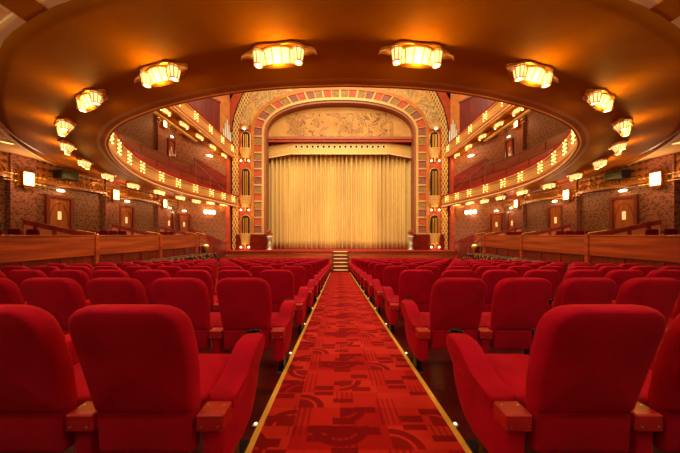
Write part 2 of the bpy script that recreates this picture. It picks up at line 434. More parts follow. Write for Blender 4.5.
# ------------------------------------------------------------------ THEATRE SEATS
PITCH = .556; ROW = 1.125; Y0 = 1.02; NROW = 14; NSEAT = 11
def make_seat(side, kind):
    """origin: on the floor below the middle of the backrest's rear; +y faces the stage.
       side: +1 when the aisle lies towards +x. kind: end, inner, wall"""
    t = thing('theatre_seat', 'seat', 'theatre seat')
    # backrest (leans back, towards -y, at the top)
    out = round_poly([(-.208, .42, .02), (.208, .42, .02), (.228, .68, .3), (.222, .912, .105), (-.222, .912, .105), (-.228, .68, .3)], 6)
    def mp(u, v, w):
        k = (v-.47)/.45
        crown = .012*(1-(u/.27)**2) if abs(u) < .27 else 0
        return (u*1.03, .028-.115*k+.01*math.sin(k*PI)+w, v+crown*k-.01*k)
    bm = B(); pillow(bm, out, .115, mp, edge=.04, dome=.25, inset_c=(0, .70)); bk = obj('backrest', bm, M['velvet'], t, True)
    # lower back panel
    out = round_poly([(-.2, .245, .02), (.2, .245, .02), (.205, .436, .01), (-.205, .436, .01)], 3)
    bm = B(); pillow(bm, out, .07, lambda u, v, w: (u*1.03, .04-.03*(v-.25)+w, v), edge=.015, dome=.1); obj('lower_back_panel', bm, M['velvet_panel'], t, True)
    # seat cushion
    out = round_poly([(-.212, .12, .03), (.212, .12, .03), (.205, .55, .08), (-.205, .55, .08)], 5)
    bm = B(); pillow(bm, out, .13, lambda u, v, w: (u, v, .352+w+.05*(v-.1)), edge=.04, dome=.25); obj('seat_cushion', bm, M['velvet'], t, True)
    arms = [(side, kind == 'end')]
    if kind == 'wall': arms.append((-side, True))
    for sd, end in arms:
        ax = sd*PITCH/2
        o_ = sd if end else 0
        # wooden bracket plate behind the arm
        bm = B(); box(bm, ax-.058, ax+.058, 0, .09, .345, .42, .006, 1)
        br = obj('wood_bracket', bm, M['cherry'], t)
        for dx in (-.036, .036):
            bm = B(); cyl(bm, (ax+dx, -.003, .368), (ax+dx, .004, .368), .0045, seg=8); obj('screw', bm, M['steel'], br)
            bm = B(); cyl(bm, (ax+dx, .06, .416), (ax+dx, .06, .422), .0045, seg=8); obj('screw', bm, M['steel'], br)
        # padded arm rest that climbs forward
        out = round_poly([(.085, .36, .03), (.48, .38, .05), (.565, .49, .04), (.525, .562, .03), (.385, .562, .035), (.235, .452, .05), (.085, .43, .02)], 5)
        bm = B(); pillow(bm, out, .14, lambda u, v, w: (ax+w+o_*.02*(v-.4)/.2, u, v), edge=.024, dome=.08, inset_c=(.33, .48)); obj('armrest', bm, M['velvet'], t, True)
        if end:
            out = round_poly([(.012, .13, .03), (.36, .10, .12), (.50, .25, .12), (.535, .43, .06), (.40, .46, .05), (.10, .42, .03), (.012, .385, .02)], 6)
            bm = B(); pillow(bm, out, .115, lambda u, v, w: (ax+w, u, v), edge=.035, dome=.2); obj('side_panel', bm, M['velvet'], t, True)
        else:
            out = round_poly([(.012, .16, .02), (.20, .12, .05), (.36, .37, .04), (.10, .40, .02), (.012, .385, .02)], 4)
            bm = B(); pillow(bm, out, .085, lambda u, v, w: (ax+w, u, v), edge=.02, dome=.15); obj('arm_support', bm, M['velvet_panel'], t, True)
        # pedestal and foot
        zf = -SLOPE*.2
        bm = B(); box(bm, ax-.022, ax+.022, .16, .26, zf, .2); box(bm, ax-.035, ax+.035, .10, .38, zf-.012, zf+.012, .006, 1)
        ft = obj('foot', bm, M['black'], t)
        # cup holder at the front of the arm
        bm = B(); prof = [(.038, -.09), (.042, 0), (.047, .004), (.047, .012), (.041, .012), (.038, 0), (.034, -.08)]
        lathe(bm, prof, 16, (ax-side*.02, .585, .53)); obj('cup_holder', bm, M['black'], t, True)
    return t
ORD = ['nearest', 'second', 'third', 'fourth', 'fifth', 'sixth', 'seventh', 'eighth', 'ninth', 'tenth', 'eleventh', 'twelfth', 'thirteenth', 'last']
SO = ['first', 'second', 'third', 'fourth', 'fifth', 'sixth', 'seventh', 'eighth', 'ninth', 'tenth', 'eleventh']
for s, wd in ((-1, 'left'), (1, 'right')):
    protos = {k: make_seat(-s, k) for k in ('end', 'inner', 'wall')}
    used = set()
    for r in range(NROW):
        y = Y0+ROW*r
        for c in range(NSEAT):
            X = s*(.66+PITCH*(c+.5))
            if abs(X)-.4 > 1.46*(y+.5)+.15: continue
            k = 'end' if c == 0 else ('wall' if c == NSEAT-1 else 'inner')
            rowt = 'nearest row' if r == 0 else ('last row before the stage' if r == NROW-1 else ORD[r]+' row from camera')
            lab = 'red velvet theatre seat %s, %s, %s block' % ('at the aisle' if c == 0 else SO[c]+' from aisle', rowt, wd)
            loc = (X, y, -SLOPE*y)
            if k not in used: o = protos[k]; used.add(k); o.location = loc; o['label'] = lab; o['group'] = 'red velvet theatre seats in rows'
            else: dup(protos[k], loc, 0, lab, 'red velvet theatre seats in rows', ('screw',) if r > 2 else ())
        # little floor spot beside each row end
# floor spots
fl0 = None
for s, wd in ((-1, 'left'), (1, 'right')):
    for r in range(NROW):
        y = Y0+ROW*r+.53; loc = (s*(AW+.035), y, -SLOPE*y+.002)
        lab = 'small round floor light %s of aisle beside the %s row' % (wd, ORD[r])
        if fl0 is None:
            fl0 = thing('floor_light', lab, 'floor light', loc, 0, 'floor lights along the aisle')
            bm = B(); lathe(bm, [(.0, 0), (.022, 0), (.022, .006), (.016, .008), (.0, .008)], 16); obj('bezel', bm, M['steel'], fl0)
            bm = B(); lathe(bm, [(.0, .008), (.011, .008), (.009, .012), (.0, .012)], 12); obj('lens', bm, M['led'], fl0)
        else: dup(fl0, loc, 0, lab)

# ------------------------------------------------------------------ SIDE WALLS
def wall_poly(name, x0, y0, x1, y1, z0, z1, mat, th=.2):
    d = Vector((x1-x0, y1-y0)).normalized(); n = Vector((d.y, -d.x))
    mid = Vector(((x0+x1)/2, (y0+y1)/2))
    if n.dot(mid-Vector((0, 9))) < 0: n = -n
    bm = B()
    P = [(x0, y0), (x1, y1), (x1+n.x*th, y1+n.y*th), (x0+n.x*th, y0+n.y*th)]
    lo = [bm.verts.new((p[0], p[1], z0)) for p in P]; hi = [bm.verts.new((p[0], p[1], z1)) for p in P]
    bm.faces.new(lo); bm.faces.new(hi)
    for k in range(4): bm.faces.new((lo[k], lo[(k+1) % 4], hi[(k+1) % 4], hi[k]))
    return struct(obj(name, bm, mat))
TOP = 15.2
for s, w in ((-1, 'left'), (1, 'right')):
    wall_poly('wall_'+w, s*XW, -3, s*XW, 14.2, -1.6, TOP, M['paper_wall'])
    wall_poly('wall_front_'+w, s*CORNER[0], CORNER[1], s*CEND[0], CEND[1], -1.6, TOP, M['paper_box'])
wall_poly('wall_back', -XW, -3, XW, -3, -.2, 3.6, M['wood_dark'])
bm = B(); box(bm, -XW, XW, -3, 19.5, TOP, TOP+.2); struct(obj('ceiling', bm, M['ivory']))
wall_poly('wall_back_upper', -XW, -1, XW, -1, 3.7, TOP, M['paper_wall'])

PIL = [1.6, 4.4, 7.2, 10.03, 12.86]
tn = 0
def T_():
    global tn; tn += 1; return 'trim_%d' % tn
def wall_frame(s, y0, y1, name): pass
dn = 0
def door(s, pos, ang, wdt, z0, z1, label, notice=True):
    """door standing in a wall; local x along the wall, local -y out of the wall"""
    global dn; dn += 1
    d = bpy.data.objects.new('door_%d' % dn, None); COL.objects.link(d); struct(d)
    d.location = (pos[0], pos[1], z0); d.rotation_euler = (0, 0, ang); h = z1-z0
    bm = B(); f = .09
    box(bm, -wdt/2, -wdt/2+f, -.09, .02, 0, h); box(bm, wdt/2-f, wdt/2, -.09, .02, 0, h); box(bm, -wdt/2+f, wdt/2-f, -.09, .02, h-f, h)
    obj('door_frame', bm, M['wood_dark'], d)
    bm = B(); box(bm, -wdt/2+f, wdt/2-f, -.03, .01, 0, h-f)
    lf = obj('door_leaf', bm, M['door'], d)
    bm = B(); tube(bm, [((wdt/2-f-.03)*math.sin(a)*1.0, -.034, .35+(h-f-.5)*(.5+.5*math.cos(a))) for a in [PI*2*k/24 for k in range(25)]], .008, 6)
    obj('carved_line', bm, M['wood_dark'], lf)
    bm = B(); box(bm, -.05, .05, -.042, -.03, h*.62, h*.75); obj('notice', bm, M['exit'] if notice else M['paper'], lf)
    bm = B(); cyl(bm, (wdt/2-f-.06, -.08, h*.47), (wdt/2-f-.06, -.02, h*.47), .012); box(bm, wdt/2-f-.16, wdt/2-f-.05, -.085, -.07, h*.465, h*.48); obj('door_handle', bm, M['steel'], lf)
    return d
M['door'] = wood('door_veneer', (150, 70, 24), (190, 104, 44), 'z', .35, 1.2)
def dlamp(pos, ang, label):
    global DL
    if DL is None:
        t = thing('door_lamp', label, 'lamp', pos, ang, 'small lamps above the doors')
        bm = B(); ball(bm, (0, -.03, 0), 1, 16, 8, (.2, .05, .035)); obj('mounting_plate', bm, M['gold_deep'], t, True)
        bm = B(); ball(bm, (0, -.07, 0), 1, 16, 8, (.13, .06, .045)); obj('glass_shade', bm, M['glass_white'], t, True)
        bm = B()
        for q in (-1, 1): tube(bm, [(q*.12, -.06, 0), (q*.2, -.09, .01), (q*.27, -.07, .03)], [.02, .014, .003], 6)
        obj('wing', bm, M['gold_deep'], t)
        DL = t; return t
    return dup(DL, pos, ang, label)
DL = None
def point(loc, e, col=(255, 205, 140), r=.06, name='lamp_light'):
    l = bpy.data.lights.new(name, 'POINT'); l.energy = e; l.color = lin(col)[:3]; l.shadow_soft_size = r
    o = bpy.data.objects.new(name, l); COL.objects.link(o); o.location = loc; return o
def area(loc, target, e, sx, sy, col=(255, 190, 120), name='hall_light', spread=None):
    l = bpy.data.lights.new(name, 'AREA'); l.energy = e; l.color = lin(col)[:3]; l.shape = 'RECTANGLE'; l.size = sx; l.size_y = sy
    if spread: l.spread = spread
    o = bpy.data.objects.new(name, l); COL.objects.link(o); o.location = loc
    o.rotation_euler = (Vector(target)-Vector(loc)).to_track_quat('-Z', 'Y').to_euler(); return o
def spot(loc, target, e, ang, col=(255, 236, 178), blend=.8, r=.3, name='added_curtain_spot'):
    l = bpy.data.lights.new(name, 'SPOT'); l.energy = e; l.color = lin(col)[:3]; l.spot_size = ang; l.spot_blend = blend; l.shadow_soft_size = r
    o = bpy.data.objects.new(name, l); COL.objects.link(o); o.location = loc
    o.rotation_euler = (Vector(target)-Vector(loc)).to_track_quat('-Z', 'Y').to_euler(); return o

SC = None
def sconce(pos, s, label, group='glass sconces on the wall pilasters'):
    """wall at x = pos.x ; light sticks out towards the hall; local -y out of wall"""
    global SC
    ang = PI/2 if s < 0 else -PI/2     # local -y -> towards hall
    if SC is None:
        t = thing('wall_sconce', label, 'wall lamp', pos, ang, group)
        bm = B(); box(bm, -.17, .17, -.03, 0, -.24, .24, .01, 1); box(bm, -.05, .05, -.08, 0, -.29, -.2, .01, 1); obj('backplate', bm, M['gold_deep'], t)
        bm = B(); box(bm, -.13, .13, -.15, -.03, -.19, .19, .02, 2); g = obj('glass_shade', bm, M['glass_sconce'], t)
        bm = B()
        for xx in (-.135, .125): box(bm, xx, xx+.01, -.16, -.03, -.2, .2)
        for zz in (-.205, .195): box(bm, -.135, .135, -.16, -.03, zz, zz+.012)
        obj('cage', bm, M['gold_deep'], t)
        for zz in (-.1, .1):
            bm = B(); tube(bm, [(-.46, -.05, zz), (.46, -.05, zz)], .011, 6)
            for xx in (-.46, -.34, -.24, .24, .34, .46): ball(bm, (xx, -.05, zz), .024, 8, 6)
            obj('rod', bm, M['brass'], t)
        SC = t; return t
    return dup(SC, pos, ang, label, group)

NM = {7.2: 'nearest', 10.03: 'middle', 12.86: 'farthest'}
for s, w in ((-1, 'left'), (1, 'right')):
    for y in PIL:
        bm = B(); xx = sorted((s*XW, s*(XW-.16)))
        box(bm, xx[0], xx[1], y-.3, y+.3, -.5, 3.46); struct(obj(T_(), bm, M['paper_pil']))
    for y in (10.03, 12.86):
        bm = B(); box(bm, xx[0], xx[1], y-.3, y+.3, 4, 8.2); struct(obj(T_(), bm, M['paper_pil']))
        sconce((s*(XW-.16), y, 7.08), s, 'lit glass sconce on the %s upper wall, %s the mid level door' % (w, 'beside' if y > 11 else 'farther from'), 'glass sconces at balcony level')
        point((s*(XW-.5), y, 7.05), 16, (255, 205, 150))
    for y in (7.2, 10.03, 12.86):
        sconce((s*(XW-.16), y, 2.78), s, 'lit rectangular glass sconce on the %s pilaster of the %s wall' % (NM[y], w))
        point((s*(XW-.48), y, 2.78), 20, (255, 205, 150))
    # frieze between the pilasters
    for a, b_ in ((4.7, 6.9), (7.5, 9.73), (10.33, 12.56), (13.16, 14.1)):
        bm = B(); x2 = sorted((s*XW, s*(XW-.12))); box(bm, x2[0], x2[1], a, b_, 2.8, 3.46)
        x3 = sorted((s*XW, s*(XW-.2))); box(bm, x3[0], x3[1], a, b_, 2.74, 2.82)
        struct(obj(T_(), bm, M['frieze']))
        if b_-a > 2:
            bm = B()
            for k in range(3):
                cy = a+.4+k*.72
                for rr in (.28, .2, .12):
                    tube(bm, [(s*(XW-.135), cy+rr*1.1*math.cos(q), 2.86+rr*math.sin(q)) for q in [PI*j/10 for j in range(11)]], .018, 6)
            struct(obj(T_(), bm, M['gold_deep']))
    ang = PI/2 if s < 0 else -PI/2
    for (a, b_, nm) in ((7.82, 8.62, 'nearest'), (10.42, 11.2, 'second'), (13.2, 13.86, 'third')):
        door(s, (s*XW, (a+b_)/2), ang, b_-a, .3, 2.44, nm)
        dlamp((s*(XW), (a+b_)/2, 2.62), ang, 'small oval lamp above the %s door of the %s wall' % (nm, w)); point((s*(XW-.3), (a+b_)/2, 2.6), 4)
    door(s, (s*XW, 13.72), ang, .6, 4.9, 6.55, 'mid', False)
    dlamp((s*XW, 13.72, 6.72), ang, 'small oval lamp above the upper level door, %s side' % w); point((s*(XW-.3), 13.75, 6.8), 4)
    # splayed wall
    A = Vector((s*CORNER[0], CORNER[1])); E = Vector((s*CEND[0], CEND[1])); L = (E-A).length; d = (E-A)/L
    an = math.atan2(d.y, d.x) if s > 0 else math.atan2(-d.y, -d.x)
    inw = Vector((-d.y, d.x)) if s > 0 else Vector((d.y, -d.x))
    def sp(t): return A+(E-A)*t
    p = sp(.12)
    ang2 = math.atan2(inw.y, inw.x)+PI/2
    door(s, (p.x, p.y), ang2, .68, .3, 2.40, 'splay')
    dlamp((p.x, p.y, 2.56), ang2, 'small oval lamp above the door nearest the stage, %s side' % w)
    q = p+inw*.3; point((q.x, q.y, 2.5), 4)
    # triple sconce
    p = sp(.57)
    t = thing('triple_wall_light', 'row of three lit glass shades on the fabric wall, %s of stage' % w, 'wall lamp', (p.x, p.y, 2.6), ang2, 'triple wall lights flanking the stage')
    bm = B(); box(bm, -.4, .4, -.04, 0, -.05, .05, .01, 1); obj('backplate', bm, M['gold_deep'], t)
    for k in (-1, 0, 1):
        bm = B(); lathe(bm, [(.05, -.13), (.1, -.08), (.105, .08), (.06, .13)], 14, (k*.27, -.12, 0)); obj('glass_shade', bm, M['glass_white'], t, True)
    q = p+inw*.4; point((q.x, q.y, 2.6), 14, (255, 210, 150))
    t = thing('oval_wall_light', 'oval lit lamp on the upper fabric wall, %s of stage' % w, 'wall lamp', (p.x, p.y, 6.3), ang2, 'oval wall lights')
    bm = B(); ball(bm, (0, -.03, 0), 1, 16, 8, (.34, .05, .1)); obj('backplate', bm, M['gold_deep'], t, True)
    bm = B(); ball(bm, (0, -.08, 0), 1, 16, 8, (.22, .08, .07)); obj('glass_shade', bm, M['glass_white'], t, True)
    q = p+inw*.4; point((q.x, q.y, 6.3), 12, (255, 210, 150))
    # red wainscot of the splayed wall, top falls towards the stage
    bm = B()
    P = [sp(.22)+inw*.002, sp(1.0)+inw*.002, sp(1.0)+inw*.06, sp(.22)+inw*.06]
    zt = [1.55, .5, .5, 1.55]
    lo = [bm.verts.new((p_.x, p_.y, -1.5)) for p_ in P]; hi = [bm.verts.new((p_.x, p_.y, z_)) for p_, z_ in zip(P, zt)]
    bm.faces.new(lo); bm.faces.new(hi)
    for k in range(4): bm.faces.new((lo[k], lo[(k+1) % 4], hi[(k+1) % 4], hi[k]))
    struct(obj(T_(), bm, M['red_panel']))
    bm = B()
    P = [sp(.3)+inw*.002, sp(1.0)+inw*.002, sp(1.0)+inw*.06, sp(.3)+inw*.06]
    zt = [5.95, 5.1, 5.1, 5.95]
    lo = [bm.verts.new((p_.x, p_.y, 3.2)) for p_ in P]; hi = [bm.verts.new((p_.x, p_.y, z_)) for p_, z_ in zip(P, zt)]
    bm.faces.new(lo); bm.faces.new(hi)
    for k in range(4): bm.faces.new((lo[k], lo[(k+1) % 4], hi[(k+1) % 4], hi[k]))
    struct(obj(T_(), bm, M['red_panel']))
    # upper end: orange painted field, red wooden box and silver organ pipes
    bm = B()
    P = [sp(.0)+inw*.002, sp(1.0)+inw*.002, sp(1.0)+inw*.05, sp(.0)+inw*.05]
    lo = [bm.verts.new((p_.x, p_.y, 7.2)) for p_ in P]; hi = [bm.verts.new((p_.x, p_.y, 14.5)) for p_ in P]
    bm.faces.new(lo); bm.faces.new(hi)
    for k in range(4): bm.faces.new((lo[k], lo[(k+1) % 4], hi[(k+1) % 4], hi[k]))
    struct(obj(T_(), bm, M['orange']))
    c = sp(.42)+inw*.05
    t = thing('organ_case', 'red wooden organ chamber front above the %s gallery' % w, 'organ case', (c.x, c.y, 7.0), ang2, 'organ chamber fronts')
    bm = B(); box(bm, -1.15, 1.1, -.25, 0, 0, 3.0, .02, 1); obj('panel', bm, M['wood_dark'], t)
    bm = B(); box(bm, -1.2, 1.15, -.32, .0, 2.98, 3.12, .02, 1); obj('cornice', bm, M['brown_trim'], t)
    c = sp(.90)+inw*.26
    t = thing('organ_pipes', 'cluster of silver organ pipes beside the red wooden case, %s of arch' % w, 'organ pipes', (c.x, c.y, 6.75), ang2, 'silver organ pipe clusters')
    bm = B(); box(bm, -.34, .34, -.12, .1, 0, .35, .02, 1); obj('wind_chest', bm, M['black'], t)
    for k, h in enumerate((1.6, 2.0, 2.3, 1.95, 1.5)):
        bm = B(); lathe(bm, [(.02, .35), (.05, .6), (.05, h), (.03, h+.02)], 12, ((k-2)*.13, -.02, 0)); obj('pipe', bm, M['silver'], t, True)

# ------------------------------------------------------------------ ORCHESTRA BOXES: parapet, dividers, walkway
POST = [5.0, 7.8, 10.6, 13.3]
BOXF = .35
for s, w in ((-1, 'left'), (1, 'right')):
    def X(a, b_): return sorted((s*a, s*b_))
    # raised box floor
    bm = B(); x2 = X(XP+.1, XW); box(bm, x2[0], x2[1], 2, 14.0, -1.3, BOXF-.05); struct(obj('floor_box_'+w, bm, M['figured']))
    segs = [(2.2, 5.0), (5.0, 7.8), (7.8, 10.6), (10.6, 13.3), (13.3, 14.2)]
    nm = ['outermost', 'nearest full', 'second full', 'third full', 'short end']
    for (a, b_), n_ in zip(segs, nm):
        t = thing('box_parapet', '%s polished mahogany parapet section of the %s side boxes' % (n_, w), 'parapet', (s*XP, (a+b_)/2, -.9), 0, 'mahogany box parapets')
        hh = (b_-a)/2
        bm = B(); x2 = X(-.03, .05); box(bm, x2[0], x2[1], -hh+.08, hh-.06, 1.34, 1.95, .012, 2); obj('upper_panel', bm, M['wood'], t)
        bm = B(); x2 = X(-.045, .06)
        box(bm, x2[0], x2[1], -hh+.08, hh-.06, 1.95, 2.0, .012, 2); obj('top_rail', bm, M['wood'], t)
        bm = B(); x2 = X(.03, .09); box(bm, x2[0], x2[1], -hh+.08, hh-.06, 0, 1.34); dd = obj('lower_panel', bm, M['wood_dark'], t)
        bm = B(); n2 = 3
        for k in range(n2):
            w2 = (2*hh-.3)/n2; y1 = -hh+.15+k*w2; x2 = X(.0, .035)
            box(bm, x2[0], x2[1], y1, y1+.05, 0, 1.3)
        obj('stile', bm, M['wood_dark'], t)
        bm = B(); x2 = X(-.07, .07); box(bm, x2[0], x2[1], hh-.06, hh+.06, 0, 2.03, .015, 2); ps = obj('post', bm, M['wood'], t)
        bm = B(); tube(bm, [(-s*.0, hh, 2.02), (s*.02, hh, 2.07), (s*.3, hh-.06, 2.12), (s*.5, hh-.1, 2.16)], .014, 6); obj('brass_rail', bm, M['brass'], t)
    # stepped dividers rising to the side wall
    for i, y in enumerate(POST[:3]+[13.3]):
        t = thing('box_divider', 'stepped wooden divider with tan inset panels, %s on %s side' % (['frontmost outside box', 'between first two boxes', 'between second and third box', 'before the stage stair'][i], w), 'divider', (s*(XP+.08), y, .3), 0, 'stepped dividers between the boxes')
        n4 = 4; wdt = (XW-XP-.12)/n4
        for k in range(n4):
            a, b_ = k*wdt, (k+1)*wdt
            z0, z1 = .8+.12*k, .8+.12*(k+1)
            y0 = -k*.16; y1 = -(k+1)*.16
            bm = B()
            def quad(al, be, zb, zt, th):
                # sloped plate between fractions al..be of this bay
                pts = []
                for f_, zz in ((al, zb), (be, zb)): pts.append((s*(a+(b_-a)*f_), y0+(y1-y0)*f_, zz))
                top = [(s*(a+(b_-a)*be), y0+(y1-y0)*be, (z0+(z1-z0)*be)+zt), (s*(a+(b_-a)*al), y0+(y1-y0)*al, (z0+(z1-z0)*al)+zt)]
                P = pts+top
                f1 = [bm.verts.new((p_[0], p_[1]-th, p_[2])) for p_ in P]; f2 = [bm.verts.new((p_[0], p_[1]+th, p_[2])) for p_ in P]
                bm.faces.new(f1); bm.faces.new(f2)
                for j in range(4): bm.faces.new((f1[j], f1[(j+1) % 4], f2[(j+1) % 4], f2[j]))
            quad(.1, 1, 0, -.06, .012)
            bm2 = bm
            fr = obj('inset_panel', bm, M['tan_panel'], t)
            bm = B(); quad(0, 1, .0, 0, .006); bm.free()
            bm = B(); quad(0, .2, 0, .03, .034)
            obj('stile', bm, M['red_panel'], t)
            bm = B()
            P0 = (s*a, y0, z0-.08); P1 = (s*b_, y1, z1-.08)
            for hgt in (0,):
                f1 = [bm.verts.new((p_[0], p_[1]+dy, p_[2]+dz)) for p_ in (P0, P1) for dy, dz in ((-.035, -.04), (.035, -.04), (.035, .1), (-.035, .1))]
                bm.faces.new(f1[:4]); bm.faces.new(f1[4:])
                for j in range(4): bm.faces.new((f1[j], f1[(j+1) % 4], f1[4+(j+1) % 4], f1[4+j]))
            obj('top_rail', bm, M['red_panel'], t)
    # box chairs
    bc = None
    for i, (a, b_) in enumerate(((5.0, 7.8), (7.8, 10.6), (10.6, 13.2))):
        for j in range(5):
            for rr in range(1):
                y = a+.4+j*.38; x = s*(XP+.75)
                lab = 'dark red box chair, %s of five behind the %s %s parapet' % (['first', 'second', 'third', 'fourth', 'fifth'][j], ['nearest', 'second', 'third'][i], w)
                loc = (x, y, BOXF-.05)
                if bc is None:
                    bc = thing('box_chair', lab, 'chair', loc, 0, 'dark red chairs in the side boxes')
                    out = round_poly([(-.19, .45, .04), (.19, .45, .04), (.19, .97, .08), (-.19, .97, .08)], 4)
                    bm = B(); pillow(bm, out, .07, lambda u, v, w_: (u*.9, -.1-.08*(v-.45)+w_, v), edge=.02, dome=.2); obj('backrest', bm, M['dark_velvet'], bc, True)
                    out = round_poly([(-.17, -.1, .04), (.17, -.1, .04), (.17, .16, .06), (-.17, .16, .06)], 4)
                    bm = B(); pillow(bm, out, .09, lambda u, v, w_: (u, v, .42+w_), edge=.02, dome=.2); obj('seat', bm, M['dark_velvet'], bc, True)
                    for lx in (-.15, .15):
                        for ly in (-.09, .13):
                            bm = B(); cyl(bm, (lx, ly, 0), (lx*.95, ly*.95, .4), .014, .018, 8); obj('leg', bm, M['black'], bc)
                else: dup(bc, loc, 0, lab)
    # raised side walkway with figured carpet and steps down to the stage
    bm = B(); x2 = X(6.95, XP-.02); box(bm, x2[0], x2[1], 4.0, 13.4, -1.3, .08); struct(obj('floor_walkway_'+w, bm, M['figured']))
    t = thing('side_steps', 'carpeted steps dropping to the stage front, %s side' % w, 'steps', (s*7.4, 13.42, -1.36), 0, 'carpeted side steps')
    for k in range(8):
        bm = B(); box(bm, -.42, .42, k*.3, (k+1)*.3, 0 if k > -1 else 0, 1.5-.18*(k+1)+.0, .01, 1); obj('step', bm, M['figured'], t)
    t = thing('stair_handrail', 'slender steel handrail falling towards the stage beside the %s wall' % w, 'handrail', (s*7.9, 13.5, -1.0), 0, 'stair handrails')
    bm = B(); tube(bm, [(0, 0, 1.95), (0, 2.6, .95)], .018, 8); obj('rail', bm, M['steel'], t)
    for f_ in (.02, .5, .98):
        bm = B(); cyl(bm, (0, 2.6*f_, -.3), (0, 2.6*f_, 1.95-1.0*f_), .014, seg=8); obj('baluster', bm, M['steel'], t)
    # gold basket lamp on end of the parapet
    t = thing('basket_lamp', 'small gilded basket lamp at the %s parapet end near the stage' % w, 'lamp', (s*(XP-.12), 14.12, .35), 0, 'gilded basket lamps')
    bm = B(); lathe(bm, [(.02, -.25), (.09, -.16), (.15, 0), (.17, .12), (.15, .13), (.0, .1)], 12); obj('basket', bm, M['gold'], t, True)
    bm = B(); ball(bm, (0, 0, .12), .12, 12, 8, (1, 1, .7)); obj('glass_shade', bm, M['glass_hot'], t, True)
    bm = B(); box(bm, -.03, .03, -.02, .02, -.3, -.1); x3 = X(0, .1); box(bm, x3[0], x3[1], -.02, .02, -.2, -.16); obj('bracket', bm, M['gold'], t)
    # loudspeaker hung on the frieze
    t = thing('loudspeaker', 'black loudspeaker mounted high above the nearest door, %s wall' % w, 'loudspeaker', (s*(XW-.2), 8.15, 3.12), 0, 'black wall loudspeakers')
    bm = B(); x2 = X(-.3, 0); box(bm, x2[0], x2[1], -.27, .27, -.14, .14, .02, 2); obj('cabinet', bm, M['black'], t)
    bm = B(); x2 = X(0, .2); box(bm, x2[0], x2[1], -.05, .05, -.03, .03); obj('bracket', bm, M['black'], t)

# ------------------------------------------------------------------ LOWER BALCONY
bal = thing('lower_balcony', 'horseshoe balcony with gilded front and bronze underside over the stalls', 'balcony', (0, 3.65, 3.3))
bal.location = (0, 0, 0)
OUT = [(0, 2.0), (1.0, 2.03), (2.0, 2.2), (2.7, 2.37), (3.1, 2.48), (3.5, 2.62), (4.2, 2.92), (5.2, 3.55), (6.4, 4.4), (7.6, 5.42), (8.35, 6.25), (9.1, 7.3), (9.55, 8.2), (9.69, 9.4), (9.69, 11.0), (9.69, 13.0), (9.69, 14.18), (7.85, 16.98)]
def respace(pts, ts):
    L = [0]
    for a, b_ in zip(pts, pts[1:]): L.append(L[-1]+(b_-a).length)
    out = []
    for t in ts:
        d = t*L[-1]; i = 0
        while i < len(L)-2 and L[i+1] < d: i += 1
        f_ = (d-L[i])/(L[i+1]-L[i]); out.append(pts[i].lerp(pts[i+1], f_))
    return out
# match by y so the inner and outer edges correspond
hl = catmull([(x, y, 0) for x, y in LIP], 10); ho = [Vector((x, y, 0)) for x, y in OUT[:-2]]
ho = catmull([(x, y, 0) for x, y in OUT[:-1]], 8)+[Vector((7.85, 16.98, 0))]
NS = 70
ts = [i/NS for i in range(NS+1)]
a_ = respace(hl, ts); b2 = respace(ho, ts)
bm = B(); NT = 12; grid = []
def soff_pt(i, j, sg):
    f_ = j/NT; p = a_[i].lerp(b2[i], f_)
    # blend z from lip to wall height
    z = zlip(a_[i].y)*(1-f_**1.5) + 3.42*f_**1.5
    if a_[i].y < 5: z = zlip(5)*(1-f_**1.5)+3.42*f_**1.5
    return (sg*p.x, p.y, z)
for sg in (-1, 1):
    g = [[bm.verts.new(soff_pt(i, j, sg)) for j in range(NT+1)] for i in range(NS+1)]
    for i in range(NS):
        for j in range(NT): bm.faces.new((g[i][j], g[i+1][j], g[i+1][j+1], g[i][j+1]))
    # outer rim up to the ceiling panel level
    rim = [bm.verts.new((sg*b2[i].x, b2[i].y, 3.48)) for i in range(NS+1)]
    for i in range(NS): bm.faces.new((g[i][NT], g[i+1][NT], rim[i+1], rim[i]))
bmesh.ops.remove_doubles(bm, verts=bm.verts, dist=.0005)
obj('soffit', bm, M['soffit'], bal, True)
# cornice, gilded front, rail, seating terraces
def arc_prof(cx, cz, r, a0, a1, n): return [(cx+r*math.cos(math.radians(a0+(a1-a0)*k/n)), cz+r*math.sin(math.radians(a0+(a1-a0)*k/n))) for k in range(n+1)]
bm = B(); sweep(bm, lipc, lipn, [(.06, .0)]+arc_prof(.035, .055, .055, 270, 90, 6)+[(.1, .13), (.14, .1), (.14, .02)], zlip); obj('cornice', bm, M['pink_lip'], bal, True)
bm = B(); sweep(bm, lipc, lipn, [(.14, .0), (.1, .13), (.1, .22), (.2, .22), (.2, .0)], zlip); obj('recess_band', bm, M['brown_trim'], bal)  # brown recessed band between cornice and gilded front
bm = B(); sweep(bm, lipc, lipn, [(.1, .2), (.05, .24), (.04, .30), (.07, .32), (.03, .66), (-.01, .68), (-.01, .74), (.16, .74), (.16, .2)], zlip); obj('gilded_front', bm, M['fret'], bal)
bm = B(); sweep(bm, lipc, lipn, [(-.02, .74), (-.03, .79), (0, .83), (.14, .83), (.17, .79), (.16, .74)], zlip); obj('velvet_rail', bm, M['velvet'], bal, True)
bm = B(); sweep(bm, lipc, lipn, [(.2, .1), (.2, .3), (.7, .3), (.7, 1.45), (.78, 1.45), (.78, .75), (1.45, .75), (1.45, 2.25), (1.53, 2.25), (1.53, 1.4), (1.7, 1.4), (1.7, .1)], zlip); obj('seating_terrace', bm, M['red_panel'], bal)
bm = B(); sweep(bm, lipc, lipn, [(.68, 1.45), (.68, 1.5), (.8, 1.5), (.8, 1.45)], zlip); sweep(bm, lipc, lipn, [(1.43, 2.25), (1.43, 2.3), (1.55, 2.3), (1.55, 2.25)], zlip); obj('terrace_rail', bm, M['wood_dark'], bal)
